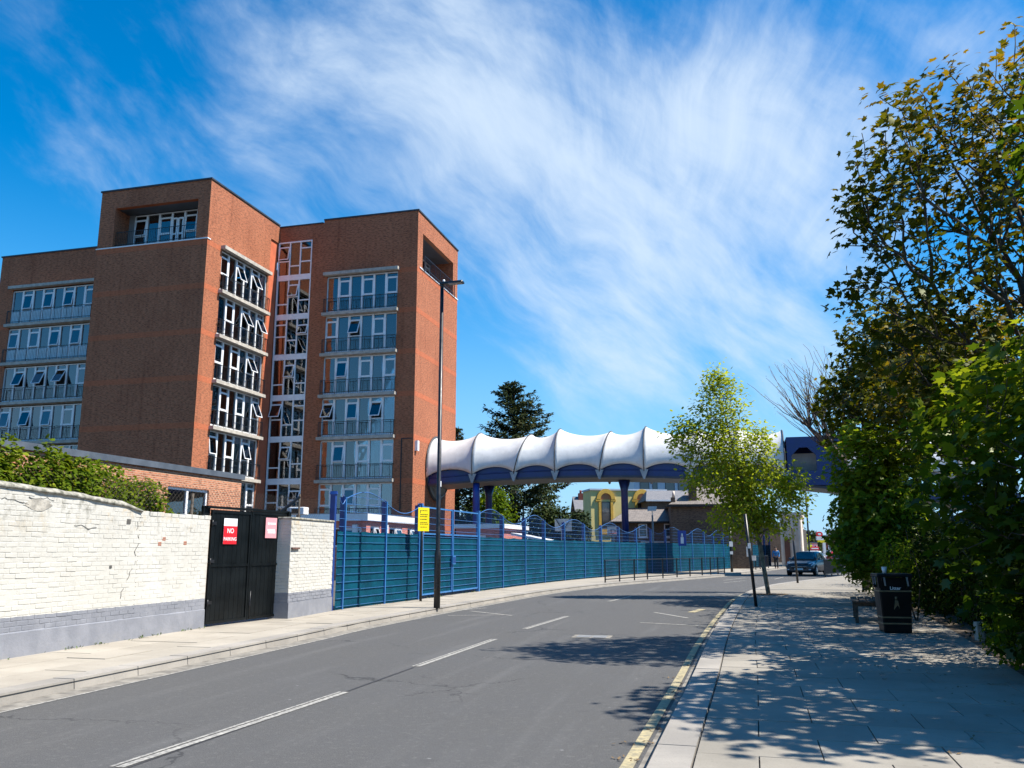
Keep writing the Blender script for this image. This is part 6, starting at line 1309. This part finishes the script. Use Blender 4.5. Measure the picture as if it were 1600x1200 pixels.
conifer('cedar mostly hidden behind the brick tower end', 712, 82, 13.4, 2.6, 32, 60, 5)
def farbush(label, px, Y, w, h, seed, lm, n=3200, size=.3, name='broadleaf_tree', group='dark trees below the footbridge', zc=.55):
    p = at(px, 870, Y); rng = np.random.default_rng(seed); t = thing(name, label, 'tree', (p.x, p.y, 0), 0, group); ells = [(0, 0, h * zc, w, w * .8, h * .45)] + [(rng.uniform(-.6, .6) * w, rng.uniform(-.5, .5) * w, h * rng.uniform(.35, .82), w * .55, w * .5, h * .24) for _ in range(5)]
    mb = MB(); mb.tube([(0, 0, 0), (0.1, 0, h * .4), (.2, .1, h * .75)], [.22, .16, .05], 7); part('trunk', mb, M['bark'], t)
    P = []; O = []
    for e in ells: k = n // 6; d = unit(rng.normal(size=(k, 3))); P.append(np.array(e[:3]) + d * (1 - .5 * rng.random(k) ** 1.5)[:, None] * np.array(e[3:6])); O.append(d)
    P, O = np.concatenate(P), np.concatenate(O); k = len(P); scatter('crown', 'oval', P, O * .7 + np.array([0, 0, .5]) + rng.normal(size=(k, 3)) * .5, rng.normal(size=(k, 3)), size * rng.uniform(.6, 1.4, k), np.clip(rng.normal(.4, .2, k), 0, 1), lm, t)
for i, (px, Y, w, h, lm, lab) in enumerate(((735, 80, 2.6, 6.8, 'mass', 'dark tree between the blue bridge column and the brick tower'), (775, 78, 2.2, 7.4, 'bush', 'fresh green tree just right of the blue bridge column'), (815, 82, 3.0, 8.0, 'conifer', 'dark brownish tree under the middle of the footbridge'), (858, 80, 2.6, 6.8, 'mass', 'dark olive tree right of the brownish tree'), (892, 79, 1.9, 5.6, 'conifer', 'low olive yew beside the red brick house'), (690, 88, 3, 7, 'mass', 'dark tree seen past the end of the brick tower'))): farbush(lab, px, Y, w, h, 80 + i, LM[lm])
for i, (px, Y, w, h) in enumerate(((1253, 130, 1.5, 4.6), (1276, 150, 1.8, 5.0), (1325, 120, 3.2, 6.0), (1350, 90, 4.0, 7.0), (1395, 70, 4.0, 6.5))): farbush(('small yellow green tree beyond the cream building', 'small tree beside the street totem', 'round street tree at the end of the road', 'dark street tree behind the far hedge', 'large dark tree behind the light green sapling')[i], px, Y, w, h, 95 + i, LM['mass' if i else 'lime'], 1500, .4, 'street_tree', 'trees far down the street')
mb = MB(); 
for i in range(60): x, y, a = random.uniform(-.5, .5), random.uniform(-.25, .25), random.uniform(0, 6.3); mb.add([(x, y, .004), (x + .09 * math.cos(a), y + .09 * math.sin(a), .012), (x + .05 * math.cos(a + 1), y + .05 * math.sin(a + 1), .02)], [(0, 1, 2)])
o = link('fallen_leaves', mb.mesh('fallen_leaves', mat('dry_leaf', (.30, .19, .08), .9, .2, 20), False), None, (8.75, 29.6, .125)); o['kind'] = 'stuff'

# small weeds at the foot of the walls and dry litter along the hedge and gutter
def scatter_stuff(name, pts, size, m, up, seed):
    rng = np.random.default_rng(seed); mb = MB()
    for p in pts:
        for _ in range(int(rng.integers(3, 7))):
            a = rng.uniform(0, 6.3); L = size * rng.uniform(.5, 1.3); b = Vector(p) + Vector((rng.normal() * .05, rng.normal() * .05, 0)); d = Vector((math.cos(a), math.sin(a), up * rng.uniform(.3, 1.2))); s_ = Vector((-math.sin(a), math.cos(a), 0)) * L * .22
            mb.add([b, b + d * L * .5 + s_, b + d * L, b + d * L * .5 - s_], [(0, 1, 2, 3)])
    o = link(name, mb.mesh(name, m, False)); o['kind'] = 'stuff'
rw = random.Random(5); WEED = mat('weed_green', (.07, .11, .02), .8, .25, 9); DRY = mat('dry_leaf_litter', (.20, .13, .06), .9, .3, 15)
scatter_stuff('weeds', [tuple(wl(rw.uniform(-3, 5), -.04 - rw.random() ** 3 * .1).xy) + (.12,) for _ in range(46)] + [(FC[i].x + .05, FC[i].y - .04, .12) for i in [rw.randrange(len(FC) // 2) for _ in range(60)]], .045, WEED, 1.0, 3)
HF = offset(HEDGE, -.1)
scatter_stuff('leaf_litter', [(q.x - rw.random() ** 2 * 1.6, q.y + rw.uniform(-.4, .4), .124) for q in [HF[rw.randrange(20, 75)] for _ in range(240)]] + [(q.x - .06 - rw.random() ** 2 * .25, q.y, .008) for q in [RK[rw.randrange(40, 110)] for _ in range(120)]], .05, DRY, .25, 9)
